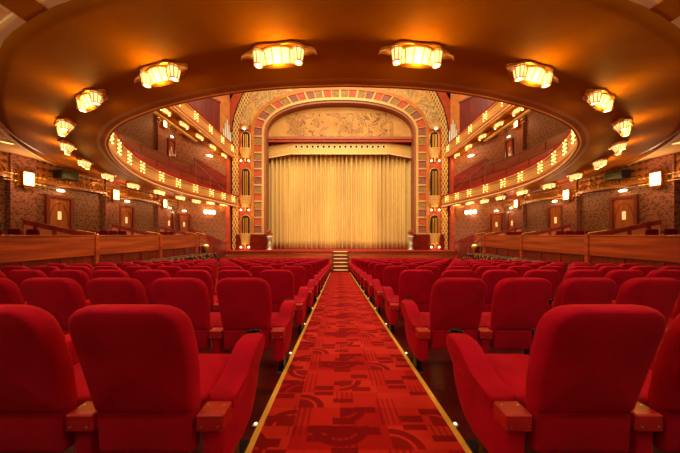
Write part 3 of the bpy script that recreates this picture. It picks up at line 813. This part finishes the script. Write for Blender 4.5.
bm = B(); sweep(bm, lipc, lipn, [(.685, 1.0), (.675, 1.02), (.7, 1.04)], zlip, False)
sweep(bm, lipc, lipn, [(1.435, 1.5), (1.425, 1.52), (1.45, 1.54)], zlip, False); obj('wood_bead', bm, M['wood_dark'], bal)
# vertical joints on the terrace panels
bm = B()
acc = 0
for i in range(1, len(lipc)):
    acc += (lipc[i]-lipc[i-1]).length
    if acc > 1.3:
        acc = 0; p, n = lipc[i], lipn[i]
        for o_, z0, z1 in ((.69, .35, 1.45), (1.44, .8, 2.25)):
            q = p+n*o_; box(bm, q.x-.012, q.x+.012, q.y-.012, q.y+.012, zlip(p.y)+z0, zlip(p.y)+z1)
obj('panel_joint', bm, M['wood_dark'], bal)
# balcony deck that closes the space above the soffit at the back
bm = B(); box(bm, -XW, XW, -1, 3.4, 3.62, 3.7); struct(obj('floor_balcony', bm, M['figured']))
bm = B(); box(bm, -XW, XW, -3, 2.0, 3.475, 3.6)
for sg in (-1, 1):
    for i in range(0, 64):
        a, c = b2[i], b2[i+1]
        if c.y-a.y < 1e-4: continue
        vs = [bm.verts.new(q) for q in ((sg*a.x, a.y, 3.475), (sg*c.x, c.y, 3.475), (sg*XW, c.y, 3.475), (sg*XW, a.y, 3.475))]
        bm.faces.new(vs)
bmesh.ops.remove_doubles(bm, verts=bm.verts, dist=.0005)
struct(obj('ceiling_stalls_rear', bm, M['ceil_tan']))
# mouldings and ribs round the pale ceiling panels
def ribbon(bm, pts, ns, o0, o1, z0, z1):
    rings = []
    for p, n in zip(pts, ns):
        rings.append([bm.verts.new((p.x+n.x*o, p.y+n.y*o, z)) for o, z in ((o0, z0), (o1, z0), (o1, z1), (o0, z1))])
    for a, b_ in zip(rings, rings[1:]):
        for k in range(4): bm.faces.new((a[k], a[(k+1) % 4], b_[(k+1) % 4], b_[k]))
    bm.faces.new(rings[0]); bm.faces.new(rings[-1])
for sg, w in ((-1, 'left'), (1, 'right')):
    pts = [Vector((sg*p.x, p.y, 0)) for p in b2[:60]]
    ns = []
    for i, p in enumerate(pts):
        d = pts[min(i+1, len(pts)-1)]-pts[max(i-1, 0)]; n = Vector((d.y, -d.x, 0)).normalized()
        if n.dot(Vector((0, 9, 0))-p) > 0: n = -n
        ns.append(n)
    bm = B(); ribbon(bm, pts, ns, -.02, .09, 3.44, 3.475); struct(obj(T_(), bm, M['cream']))
    for (xa, xb) in ((3.12, 3.52), (5.9, 6.3)):
        bm = B(); x2 = sorted((sg*xa, sg*xb)); yb = 2.72 if xa < 4 else 4.6
        box(bm, x2[0], x2[1], -3, yb, 3.43, 3.475); struct(obj(T_(), bm, M['soffit']))
        bm = B()
        for e in (xa-.08, xb): x3 = sorted((sg*e, sg*(e+.08))); box(bm, x3[0], x3[1], -3, yb-.2, 3.445, 3.475)
        struct(obj(T_(), bm, M['cream']))

# ------------------------------------------------------------------ CEILING LAMPS of the ring
def make_lamp():
    t = thing('ceiling_lamp', 'x', 'ceiling lamp', (0, 0, 0), 0, 'art deco lamps under the balcony')
    # scalloped gilt plate
    out = []
    for k in range(48):
        a = 2*PI*k/48; r = 1+.08*math.cos(6*a)+.05*math.cos(2*a)
        out.append(Vector((.40*r*math.cos(a), .145*r*math.sin(a))))
    bm = B(); pillow(bm, out, .035, lambda u, v, w_: (u, v, -.016+w_), edge=.015, dome=.3); obj('mounting_plate', bm, M['gold_deep'], t, True)
    # centre lantern: bowed glass body that narrows to a keel
    def ring(bm, a, b_, z, n=32): return [bm.verts.new((a*math.cos(2*PI*k/n), b_*math.sin(2*PI*k/n), z)) for k in range(n)]
    def loft(bm, rs):
        n = len(rs[0])
        for p, q in zip(rs, rs[1:]):
            for k in range(n): bm.faces.new((p[k], p[(k+1) % n], q[(k+1) % n], q[k]))
        bm.faces.new(rs[0]); bm.faces.new(rs[-1])
    bm = B(); loft(bm, [ring(bm, .225, .115, -.035), ring(bm, .225, .115, -.05), ring(bm, .20, .035, -.185)]); obj('centre_shade', bm, M['glass_hot'], t)
    bm = B(); loft(bm, [ring(bm, .205, .038, -.185), ring(bm, .205, .038, -.195), ring(bm, .18, .02, -.2)]); obj('bottom_cap', bm, M['gold_deep'], t)
    bm = B()
    for k in range(12):
        a = 2*PI*(k+.5)/12
        tube(bm, [(.228*math.cos(a), .117*math.sin(a), -.04), (.203*math.cos(a), .037*math.sin(a), -.188)], .009, 6)
    tube(bm, [(.23*math.cos(a), .118*math.sin(a), -.045) for a in [2*PI*k/32 for k in range(33)]], .009, 6)
    obj('lantern_frame', bm, M['gold'], t)
    for q in (-1, 1):
        bm = B(); lathe(bm, [(.07, -.035), (.07, -.06), (.05, -.185), (.047, -.188)], 20, (q*.25, -.03, 0)); dr = obj('drum_shade', bm, M['glass_hot'], t)
        bm = B(); lathe(bm, [(.036, -.188), (.038, -.194), (.02, -.198)], 16, (q*.25, -.03, 0)); obj('end_disc', bm, M['glass_white'], dr, True)
        bm = B()
        for k in range(8):
            a = 2*PI*k/8; tube(bm, [(q*.25+.072*math.cos(a), -.03+.072*math.sin(a), -.035), (q*.25+.051*math.cos(a), -.03+.051*math.sin(a), -.19)], .0065, 5)
        for r, zz in ((.073, -.05), (.052, -.188)): tube(bm, [(q*.25+r*math.cos(a), -.03+r*math.sin(a), zz) for a in [2*PI*k/20 for k in range(21)]], .008, 6)
        obj('drum_frame', bm, M['gold'], dr)
        bm = B(); tube(bm, [(q*.33, 0, -.03), (q*.40, -.02, -.05), (q*.455, -.035, -.075), (q*.475, -.04, -.12)], [.05, .035, .02, .003], 8); obj('horn', bm, M['gold'], t, True)
    return t
lamp = None
RING = [(.84, 2.95), (2.53, 3.3), (4.15, 3.93), (5.65, 4.87), (6.85, 5.97), (7.72, 7.22), (8.42, 8.68), (8.75, 10.15), (8.75, 11.55), (8.66, 12.95), (8.55, 14.2), (8.35, 15.4), (7.98, 16.4)]
def soffit_z(x, y):
    best = None
    for i in range(NS+1):
        for j in range(NT+1):
            p = soff_pt(i, j, 1); d = (p[0]-abs(x))**2+(p[1]-y)**2
            if best is None or d < best[0]: best = (d, p[2])
    return best[1]
for s, w in ((-1, 'left'), (1, 'right')):
    for i, (x, y) in enumerate(RING):
        px, py = RING[max(i-1, 0)]; qx, qy = RING[min(i+1, len(RING)-1)]
        if i == 0: px, py = -.84, 2.95
        ang = math.atan2(qy-py, s*(qx-px))
        # keep local -y towards the back of the house (away from stage/centre)
        if math.cos(ang) < 0: ang += PI
        z = soffit_z(x, y)
        SO13 = ['first', 'second', 'third', 'fourth', 'fifth', 'sixth', 'seventh', 'eighth', 'ninth', 'tenth', 'eleventh', 'twelfth', 'thirteenth']
        lab = 'gilded glass ceiling lamp under the lower balcony, %s %s of centre' % (SO13[i], w)
        if lamp is None: lamp = make_lamp(); lamp.location = (s*x, y, z); lamp.rotation_euler = (0, 0, ang); lamp['label'] = lab
        else: dup(lamp, (s*x, y, z), ang, lab)
        e = 15 if i < 6 else 9
        back = Vector((math.sin(ang), -math.cos(ang), 0))*.07
        point((s*x+back.x, y+back.y, z-.25), e, (255, 206, 90), .05)
# lamp copies added unseen behind the viewer to light near seats and panels
for k, (x, y) in enumerate(((-5.2, .9), (-1.6, .3), (1.6, .3), (5.2, .9))):
    dup(lamp, (x, y, 3.44 if abs(x) < 4 else 3.475), 0, 'added gilded glass lamp on the pale rear ceiling outside the frame, %s' % ['far left', 'near left', 'near right', 'far right'][k], 'added rear ceiling lamps')
    point((x, y, 2.75), 60, (255, 224, 180), .12)  # added fill point below each lamp copy

for s, w in ((-1, 'left'), (1, 'right')):
    for k, (x, y) in enumerate(((8.55, 6.1), (9.42, 7.95))):
        t = thing('flush_light', 'flat oval light set in the pale ceiling by the %s wall, %s' % (w, ['nearer', 'farther'][k]), 'ceiling light', (s*x, y, 3.475), 1.2*s*-1, 'flush lights in the pale side ceiling')
        bm = B(); ball(bm, (0, 0, -.012), 1, 20, 8, (.17, .09, .02)); obj('rim', bm, M['gold_pale'], t, True)
        bm = B(); ball(bm, (0, 0, -.025), 1, 20, 8, (.12, .06, .02)); obj('lens', bm, M['glass_hot'], t, True)

# ------------------------------------------------------------------ bulb clusters on the balcony fronts
def make_cluster():
    t = thing('bulb_cluster', 'x', 'light', (0, 0, 0), 0, 'x')
    bm = B(); box(bm, -.02, .02, -.03, 0, -.17, .17, .006, 1)
    tube(bm, [(.06*math.cos(a), -.02, .16*math.sin(a)) for a in [2*PI*k/16 for k in range(17)]], .01, 6)
    for q in (-1, 1): tube(bm, [(q*.07, -.01, -.2), (q*.045, -.03, -.1), (q*.04, -.03, 0), (q*.045, -.03, .1), (q*.07, -.01, .2)], .01, 6)
    ball(bm, (0, -.03, 0), .045, 10, 8); obj('gilt_frame', bm, M['gold'], t)
    bm = B(); cyl(bm, (0, -.05, -.1), (0, -.05, .1), .016, seg=8); obj('lit_tube', bm, M['bulb'], t)
    for q in (-1, 1):
        for k in range(4):
            z = -.18+.12*k; xx = q*.125
            bm = B(); ball(bm, (xx, -.045, z), .028, 10, 7); obj('bulb', bm, M['bulb'], t, True)
    return t
clu = None
LC = [16.35, 15.35, 14.3, 13.2, 12.0, 10.75, 9.5, 8.35, 7.35, 6.5]
ORDC = SO13
for s, w in ((-1, 'left'), (1, 'right')):
    for i, y in enumerate(LC):
        best = min(range(len(lipc)), key=lambda k: abs(lipc[k].y-y)+(0 if lipc[k].x*s > 0 else 99))
        p, n = lipc[best], lipn[best]
        ang = math.atan2(-n.y, -n.x)+PI/2
        loc = (p.x+n.x*.03, p.y+n.y*.03, zlip(p.y)+.5)
        lab = 'bulb cluster on the lower gilded %s front, %s from the stage' % (w, ORDC[i])
        if clu is None: clu = make_cluster(); clu.location = loc; clu.rotation_euler = (0, 0, ang); clu['label'] = lab; clu['group'] = 'bulb clusters on the lower balcony'
        else: dup(clu, loc, ang, lab, 'bulb clusters on the lower balcony')
        point((p.x-n.x*.22, p.y-n.y*.22, zlip(p.y)+.5), 1.3, (255, 215, 130), .1)

# ------------------------------------------------------------------ UPPER GALLERIES
def zg(y): return 6.56+.029*(16.4-y)
for s, w in ((-1, 'left'), (1, 'right')):
    t = thing('upper_gallery', 'narrow upper gallery with gilded front along the %s side' % w, 'gallery', (0, 0, 0), 0, 'upper side galleries')
    cv = [Vector((s*7.4, 6+11*k/22, 0)) for k in range(23)]; ns = [Vector((s, 0, 0))]*23
    P_ = lambda pr, zf=zg: sweep(B(), cv, ns, pr, zf)
    obj('cornice', P_([(.09, -.01)]+arc_prof(.03, .05, .06, 270, 90, 6)+[(.1, .13), (.14, .1), (.14, 0)]), M['pink_lip'], t, True)
    obj('recess_band', P_([(.14, .0), (.1, .13), (.1, .22), (.2, .22), (.2, .0)]), M['brown_trim'], t)  # brown recessed band, as on the lower balcony
    obj('gilded_front', P_([(.1, .2), (.05, .24), (.04, .30), (.07, .32), (.03, .66), (-.01, .68), (-.01, .74), (.16, .74), (.16, .2)]), M['fret'], t)
    obj('velvet_rail', P_([(-.02, .74), (-.03, .79), (0, .83), (.14, .83), (.17, .79), (.16, .74)]), M['velvet'], t, True)
    # underside follows front zone, then a raised recess; ends short of the splayed wall
    cv2 = [Vector((s*7.4, 6+8.1*k/16, 0)) for k in range(17)]; ns2 = ns[:17]
    obj('soffit', P_([(.09, 0), (1.0, .02), (1.0, .1), (.09, .1)]), M['soffit'], t)
    obj('soffit_beam', sweep(B(), cv2, ns2, [(1.0, -.06), (1.14, -.06), (1.14, 1.3), (1.0, 1.3)], zg), M['cream'], t)
    obj('deck', sweep(B(), cv2, ns2, [(1.0, 1.3), (2.29, 1.3), (2.29, 1.4), (1.0, 1.4)], zg), M['ceil_tan'], t)
    obj('seating_terrace', sweep(B(), cv2, ns2, [(.5, .2), (.5, 1.25), (.58, 1.25), (.58, .2)], zg), M['red_panel'], t)
    SO5 = ['nearest the stage', 'second from the stage', 'third from the stage', 'fourth from the stage', 'fifth from the stage', 'sixth from the stage']
    for i, y in enumerate((16.2, 14.75, 13.35, 12.0, 10.7)):
        dup(lamp, (s*7.86, y, zg(y)+.01), PI/2, 'gilded glass lamp under the %s upper gallery, %s' % (w, SO5[i]), 'lamps under the upper galleries')
        point((s*7.86, y, zg(y)-.3), 8, (255, 200, 90), .08)
    for i, y in enumerate((16.5, 15.1, 13.7, 12.3, 10.9, 9.5)):
        ang = PI/2 if s < 0 else -PI/2
        dup(clu, (s*7.44, y, zg(y)+.5), ang, 'bulb cluster on the %s upper gallery front, %s' % (w, SO5[i]), 'bulb clusters on the upper galleries')
        point((s*7.2, y, zg(y)+.5), 1.3, (255, 215, 130), .1)
    # balcony level stair rail
    h = thing('balcony_handrail', 'slim metal handrail sloping down the %s balcony level to the stage' % w, 'handrail', (s*8.3, 13.4, 4.6), 0, 'balcony level handrails')
    bm = B(); tube(bm, [(0, 0, .75), (-s*.5, 2.9, -.5)], .011, 8); obj('rail', bm, M['steel'], h)
    for f_ in (.1, .5, .9):
        bm = B(); cyl(bm, (-s*.5*f_, 2.9*f_, -.7), (-s*.5*f_, 2.9*f_, .75-1.25*f_), .006, seg=8); obj('baluster', bm, M['steel'], h)

# ------------------------------------------------------------------ PROSCENIUM
SZ = .05    # stage level
def arch_curve(a, z0, b_, n, base=SZ, ns=24, na=64):
    pts = [(-a, base+(z0-base)*k/ns) for k in range(ns)]
    for k in range(na+1):
        t = PI-PI*k/na; c, q = math.cos(t), math.sin(t)
        pts.append((a*(1 if c > 0 else -1)*abs(c)**(2/n), z0+b_*abs(q)**(2/n)))
    pts += [(a, z0+(base-z0)*k/ns) for k in range(1, ns+1)]
    return pts
CV = {'r0': arch_curve(5.22, 8.2, 2.27, 2.3), 'r1': arch_curve(5.36, 8.2, 2.42, 2.3), 'r2': arch_curve(5.52, 8.2, 2.6, 2.3), 'r3': arch_curve(6.07, 8.2, 3.15, 2.3), 'r4': arch_curve(6.3, 8.2, 3.4, 2.3),
      'r5': arch_curve(7.18, 8.1, 6.2, 2.0), 'r6': arch_curve(7.6, 8.1, 6.6, 2.0), 'r7': arch_curve(7.7, 8.1, 6.7, 2.0), 'r8': arch_curve(8.35, 8.1, 7.0, 2.0)}
def arch_band(name, a, b_, y0, y1, mat, sel=None, matf=None):
    A, Bc = CV[a], CV[b_]; bm = B(); n = len(A)
    v = [[bm.verts.new((p[0], y, p[1])) for p in c] for c in (A, Bc) for y in (y0, y1)]
    for i in range(n-1):
        if sel and not sel(i, A[i]): continue
        fs = [bm.faces.new((v[0][i], v[0][i+1], v[2][i+1], v[2][i])), bm.faces.new((v[0][i], v[0][i+1], v[1][i+1], v[1][i])),
              bm.faces.new((v[2][i], v[2][i+1], v[3][i+1], v[3][i])), bm.faces.new((v[1][i], v[1][i+1], v[3][i+1], v[3][i]))]
        if matf:
            for f_ in fs: f_.material_index = matf(i)
    for q in [q for q in bm.verts if not q.link_faces]: bm.verts.remove(q)
    return struct(obj(name, bm, mat))
arch_band(T_(), 'r0', 'r1', 16.98, 17.6, M['brown_trim'])
arch_band(T_(), 'r1', 'r2', 16.9, 17.1, M['gold_pale'])
nA = len(CV['r0'])
# coloured voussoir blocks with pale joints: resample the band by length
def resample(c, n):
    P = [Vector((p[0], p[1], 0)) for p in c]; return [(q.x, q.y) for q in respace(P, [i/n for i in range(n+1)])]
NBK = 52; cols = [0, 1, 0, 1, 2, 1]
ca = []; 
bm = B(); bj = B()
def resample2(c, c2, n):
    P = [Vector(p) for p in c]; Q = [Vector(p) for p in c2]; L = [0]
    for a, b_ in zip(P, P[1:]): L.append(L[-1]+(b_-a).length)
    o1, o2 = [], []
    for k in range(n+1):
        d = L[-1]*k/n; i = 0
        while i < len(L)-2 and L[i+1] < d: i += 1
        f_ = (d-L[i])/(L[i+1]-L[i]); o1.append(tuple(P[i].lerp(P[i+1], f_))); o2.append(tuple(Q[i].lerp(Q[i+1], f_)))
    return o1, o2
A_, B_ = resample2(CV['r2'], CV['r3'], NBK*4)
for k in range(NBK):
    i0 = k*4
    ring = [A_[i0+j] for j in range(5)]+[B_[i0+4-j] for j in range(5)]
    f1 = [bm.verts.new((p[0], 16.97, p[1])) for p in ring]
    q = bm.faces.new(f1); q.material_index = (0, 1, 2, 0, 2, 1)[(k if k < NBK/2 else NBK-1-k) % 6]
    if k % 2 == 0 or True:
        for e in (0,):
            a0, b0 = Vector(A_[i0]), Vector(B_[i0]); d = (b0-a0); n = Vector((-d.y, d.x)).normalized()*(.06 if k % 2 == 0 else .02)
            P = [a0-n, a0+n, b0+n*.8, b0-n*.8]
            lo = [bj.verts.new((p.x, 16.91, p.y)) for p in P]; hi = [bj.verts.new((p.x, 17.0, p.y)) for p in P]
            bj.faces.new(lo); bj.faces.new(hi)
            for z_ in range(4): bj.faces.new((lo[z_], lo[(z_+1) % 4], hi[(z_+1) % 4], hi[z_]))
struct(obj(T_(), bm, [M['blk_red'], M['blk_olive'], M['blk_purple']]))
struct(obj(T_(), bj, M['gold_pale']))
arch_band(T_(), 'r3', 'r4', 16.92, 17.1, M['orange'])
low = lambda i, p: p[1] < 8.75 and (i < 34 or i > nA-36)
arch_band(T_(), 'r4', 'r5', 17.0, 17.2, M['terracotta'], low)
arch_band(T_(), 'r4', 'r5', 17.0, 17.2, M['spandrel'], lambda i, p: not low(i, p))
arch_band(T_(), 'r5', 'r6', 16.93, 17.2, M['bead'])
arch_band(T_(), 'r6', 'r7', 16.97, 17.2, M['dark'])
arch_band(T_(), 'r7', 'r8', 17.0, 17.2, M['terracotta'])
# gold rods marking both sides of the niche strip
arch_band(T_(), 'r8', 'r8', 17.0, 17.2, M['orange']) if False else None
# wall over and beside the proscenium
bm = B(); box(bm, -XW, XW, 17.25, 17.45, 10.9, TOP)
for s in (-1, 1): x2 = sorted((s*6.0, s*XW)); box(bm, x2[0], x2[1], 17.25, 17.45, -1.5, TOP)
struct(obj('wall_front', bm, M['terracotta']))
# marble dado each side of opening
for s, w in ((-1, 'left'), (1, 'right')):
    for a, b_ in ((5.12, 5.42), (5.45, 6.3), (7.05, 7.3)):
        bm = B(); x2 = sorted((s*a, s*b_)); box(bm, x2[0], x2[1], 16.8, 17.0, SZ, 1.15, .02, 2); struct(obj(T_(), bm, M['marble']))
    bm = B(); x2 = sorted((s*7.72, s*8.0)); box(bm, x2[0], x2[1], 16.75, 17.0, -1.3, 8.2); struct(obj(T_(), bm, M['terracotta']))
# lunette mural, lintel
bm = B(); c = arch_curve(5.35, 8.2, 2.4, 2.3, 8.2, 1, 64)
pts = [p for p in c if p[1] >= 8.199]
f1 = [bm.verts.new((p[0], 17.5, p[1])) for p in pts]; bm.faces.new(f1)
lun = obj('wall_lunette', bm, M['lunette']); struct(lun)
bm = B(); box(bm, -5.2, 5.2, 17.3, 17.55, 7.94, 8.22, .03, 2); struct(obj(T_(), bm, M['brown_trim']))
bm = B(); box(bm, -5.2, 5.2, 17.24, 17.4, 7.98, 8.08, .02, 2); struct(obj(T_(), bm, M['terracotta']))
bm = B(); box(bm, -5.2, 5.2, 17.85, 17.95, 7.3, 8.2, .02, 2)
box(bm, -5.2, 5.2, 17.32, 17.5, 7.84, 7.94, .02, 2); struct(obj(T_(), bm, M['blk_red']))
# stage: floor, front, side recess
bm = B(); box(bm, -7.8, 7.8, 16.3, 19.4, -.07, SZ, .015, 2); struct(obj('floor_stage', bm, M['leather']))
bm = B(); box(bm, -7.8, 7.8, 16.38, 16.5, -1.5, -.07)
for k in range(4): box(bm, -7.82, 7.82, 16.34, 16.4, -.12-.36*k-.05, -.12-.36*k)
fr = obj('wall_stage_front', bm, M['wood_x']); struct(fr)
for s, w in ((-1, 'left'), (1, 'right')):
    bm = B(); x2 = sorted((s*7.8, s*9.7)); box(bm, x2[0], x2[1], 16.55, 16.75, -1.5, -.3); struct(obj('wall_apron_'+w, bm, M['wood_x']))
bm = B(); box(bm, -9, 9, 19.4, 19.6, -1.5, 11); struct(obj('wall_stage_rear', bm, M['dark']))

# ------------------------------------------------------------------ CURTAIN + PELMET
bm = B(); nx = 900; nz = 12; g = []
for i in range(nx+1):
    x = -5.75+11.5*i/nx; col_ = []
    ph = x*2*PI/.34+1.3*math.sin(x*1.7)+.8*math.sin(x*4.1)
    for j in range(nz+1):
        f_ = j/nz
        y = 18.2+(.15+.05*math.sin(x*2.3))*math.sin(ph+.25*math.sin(f_*2))-.02*math.sin(ph*.5)
        col_.append(bm.verts.new((x, y, SZ+.02+7.6*f_)))
    g.append(col_)
for i in range(nx):
    for j in range(nz): bm.faces.new((g[i][j], g[i+1][j], g[i+1][j+1], g[i][j+1]))
cur = obj('stage_curtain', bm, M['curtain'], None, True); tag(cur, 'tall pleated gold stage curtain, closed across the stage', 'curtain')
# solidify slightly
md = cur.modifiers.new('t', 'SOLIDIFY'); md.thickness = .01
pel = thing('pelmet', 'scalloped gold pelmet with a row of dark round holes above the curtain', 'pelmet', (0, 17.7, 7.0))
bm = B()
def plate(P, y0, y1, zb, zt, xs):
    pass
poly = [(-5.35, -.2, .12, .76), (-3.5, .05, -.12, .82), (3.5, .05, -.12, .82), (5.35, -.2, .12, .76)]
# (x, zbottom, y, ztop)
vs = [[bm.verts.new((x, y+dy, z)) for (z, dy) in ((zb, 0), (zt, 0), (zt, .12), (zb, .12))] for x, zb, y, zt in poly]
for a, b_ in zip(vs, vs[1:]):
    for k in range(4): bm.faces.new((a[k], a[(k+1) % 4], b_[(k+1) % 4], b_[k]))
bm.faces.new(vs[0]); bm.faces.new(vs[-1])
obj('pelmet_board', bm, M['gold_pale'], pel)
for k in range(17):
    x = -3.2+6.4*k/16
    bm = B(); lathe(bm, [(.07, 0), (.14, 0), (.14, .025), (.07, .025)], 16); bmesh.ops.transform(bm, matrix=Matrix.Translation((x, -.12, .56)) @ Matrix.Rotation(PI/2, 4, 'X'), verts=bm.verts)
    r = obj('hole_rim', bm, M['cream'], pel)
    bm = B(); cyl(bm, (x, -.155, .56), (x, -.115, .56), .09, seg=16); obj('dark_hole', bm, M['dark'], r)
bm = B()
tr = [(-5.35, .12, -.2), (-3.5, -.12, .05), (3.5, -.12, .05), (5.35, .12, -.2)]
for (xa, ya, za), (xb, yb, zb) in zip(tr, tr[1:]):
    tube(bm, [(xa, ya-.01, za), (xb, yb-.01, zb)], .035, 8)
n_ = 60
for k in range(n_):
    x = -3.4+6.8*k/(n_-1); ball(bm, (x, -.13, .0), .035, 6, 5)
obj('fringe', bm, M['cream'], pel)

# ------------------------------------------------------------------ steps up to the stage
st = thing('stage_steps', 'wooden steps with pale nosings climbing from the aisle to the stage', 'steps', (.02, 16.3, -1.36))
ns_ = 6
for k in range(ns_):
    zt = 1.36*(k+1)/(ns_)+.0; y = -.95+.16*k
    bm = B(); box(bm, -.46, .46, y, -.02, zt-1.36/ns_, zt-.035); r = obj('riser', bm, M['wood_dark'], st)
    bm = B(); box(bm, -.46, .46, y-.03, y+.16, zt-.04, zt, .006, 1); obj('tread', bm, M['cream'], st)
bm = B()
for s in (-1, 1): x2 = sorted((s*.46, s*.5)); box(bm, x2[0], x2[1], -.9, -.02, 0, 1.36)
obj('stringer', bm, M['wood_dark'], st)

# ------------------------------------------------------------------ niches with little balconies
tiers = [(8.4, 7.2, 6.5, 'top'), (5.8, 3.85, 3.05, 'middle'), (2.5, 1.2, .45, 'lowest')]
for s, w in ((-1, 'left'), (1, 'right')):
    for (zt, zb, zl, nm) in tiers:
        t = thing('niche_balcony', 'gilded niche and bowl balcony, %s tier, %s of the stage arch' % (nm, w), 'niche balcony', (s*6.66, 16.98, zb), 0, 'gilded niches beside the stage arch')
        h = zt-zb
        # dark arched opening with gilded surround
        bm = B(); out = [(-.29, 0), (.29, 0)]+[(.29*math.cos(a), h-.28+.26*math.sin(a)) for a in [PI*k/12 for k in range(13)]]
        f1 = [bm.verts.new((p[0], -.02, p[1])) for p in out]; f2 = [bm.verts.new((p[0], .02, p[1])) for p in out]
        bm.faces.new(f1); bm.faces.new(f2)
        for k in range(len(out)): bm.faces.new((f1[k], f1[(k+1) % len(out)], f2[(k+1) % len(out)], f2[k]))
        obj('dark_opening', bm, M['dark'], t)
        bm = B(); tube(bm, [(-.32, -.04, 0)]+[(-.32*math.cos(a), -.04, h-.28+.29*math.sin(a)) for a in [PI*k/12 for k in range(13)]]+[(.32, -.04, 0)], .035, 8); obj('arch_surround', bm, M['gold'], t)
        bm = B()
        for q in (-.12, .03, .14): cyl(bm, (q+s*.02, -.05, 0), (q+s*.02, -.05, h-.2), .036, seg=10)
        obj('colonnette', bm, M['gold'], t)
        # stepped bowl
        d = zb-zl; bm = B(); prof = []
        for k in range(5):
            r = .27+.13*(k/4)**.7
            prof += [(r, -d+d*k/5), (r+.03, -d+d*(k+.35)/5), (r+.03, -d+d*(k+.8)/5)]
        lathe(bm, prof+[(.4, 0)], 24, (0, -.03, 0), 1, .7); obj('balcony_bowl', bm, M['gold_pale'], t)
        bm = B(); lathe(bm, [(.02, -.3), (.07, -.22), (.05, -.12), (.12, 0)], 12, (0, -.1, -d)); obj('pendant', bm, M['gold'], t, True)
        for q in (-1, 1):
            bm = B(); tube(bm, [(q*.1, -.1, -d+.02), (q*.26, -.18, -d-.06), (q*.27, -.2, -d-.14)], .014, 6); ar = obj('lamp_arm', bm, M['gold'], t)
            bm = B(); ball(bm, (q*.27, -.2, -d-.2), .065, 12, 8); obj('globe', bm, M['glass_white'], ar, True)
        point((s*6.72, 16.5, zl-.2), 5, (255, 215, 140), .1)
    # crystal ornament above the top niche
    t = thing('arch_ornament', 'silvery leaf ornament with a lamp above the top niche, %s' % w, 'ornament', (s*6.72, 16.95, 8.5), 0, 'leaf ornaments beside the arch')
    bm = B()
    for k in range(7):
        a = PI*(.1+.8*k/6); tube(bm, [(0, -.05, 0), (.2*math.cos(a), -.12, .22*math.sin(a)), (.36*math.cos(a), -.08, .42*math.sin(a))], [.05, .05, .008], 6)
    obj('leaf', bm, M['gold_pale'], t)
    bm = B(); ball(bm, (0, -.16, .05), .09, 12, 8); obj('globe', bm, M['glass_white'], t, True)
    # floral stand
    t = thing('flower_stand', 'silver pedestal vase with copper flowers on the stage, %s of curtain' % w, 'vase', (s*4.92, 16.75, SZ), 0, 'silver flower stands')
    bm = B(); lathe(bm, [(.2, 0), (.21, .05), (.1, .12), (.07, .3), (.14, .42), (.07, .52), (.08, .7), (.18, .86), (.2, .98), (.15, 1.0)], 16); obj('pedestal', bm, M['silver'], t, True)
    bm = B()
    for k in range(10):
        a = 2*PI*k/10; z0 = .12+.08*(k % 5); tube(bm, [(0, 0, z0), (.14*math.cos(a), .14*math.sin(a), z0+.12), (.2*math.cos(a), .2*math.sin(a), z0-.0)], [.03, .02, .006], 5)
    obj('silver_scroll', bm, M['silver'], t)
    bm = B(); random.seed(3)
    for k in range(26):
        a = random.uniform(0, 2*PI); r = random.uniform(0, .2); z = random.uniform(1.0, 1.4)
        ball(bm, (r*math.cos(a), r*math.sin(a), z), random.uniform(.03, .06), 8, 6)
        tube(bm, [(0, 0, .98), (r*math.cos(a), r*math.sin(a), z)], .006, 4)
    obj('flowers', bm, M['petal'], t)

# ------------------------------------------------------------------ LIGHT
W = bpy.data.worlds.new('w'); S.world = W; W.use_nodes = True
W.node_tree.nodes['Background'].inputs[0].default_value = lin((255, 190, 120)); W.node_tree.nodes['Background'].inputs[1].default_value = 0.02
# unseen area lights for the hall chandelier, added to light proscenium and seats
area((0, 9.5, 14.6), (0, 10.5, 0), 1500, 8, 6, (255, 236, 190))
area((0, 6.0, 12.0), (0, 17, 7), 900, 6, 2, (255, 238, 192))
# unseen spots added to light the curtain and shade its pleats
spot((-7.0, 8.0, 7.6), (-1.0, 18, 3.6), 1500, math.radians(56), r=.12)
spot((7.0, 8.0, 7.6), (1.0, 18, 3.6), 1100, math.radians(56), r=.12)
spot((0, 3.9, 5.2), (0, 18, .9), 2600, math.radians(32), (255, 236, 165), 1)
# fill lights added out of view to brighten the near seats
for x, y in ((-4.5, -.6), (-1.5, -1.0), (1.5, -1.0), (4.5, -.6), (-7.5, 1.5), (7.5, 1.5)):
    area((x, y, 3.4), (x*.6, y+3, 0), 8, .6, .6, (255, 230, 205), 'rear_fill_light')

# ------------------------------------------------------------------ CAMERA
cam = bpy.data.cameras.new('camera'); co = bpy.data.objects.new('camera', cam); COL.objects.link(co)
co.location = (-.11, 0, EYE); co.rotation_euler = (PI/2, 0, 0)
cam.sensor_width = 36; cam.lens = 240/680*36; cam.shift_x = 1.5/680; cam.shift_y = 8.5/680; cam.clip_start = .05
S.camera = co
S.view_settings.view_transform = 'Standard'; S.view_settings.look = 'None'; S.view_settings.gamma = 1
S.view_settings.use_curve_mapping = False
S.view_settings.exposure = 0.0
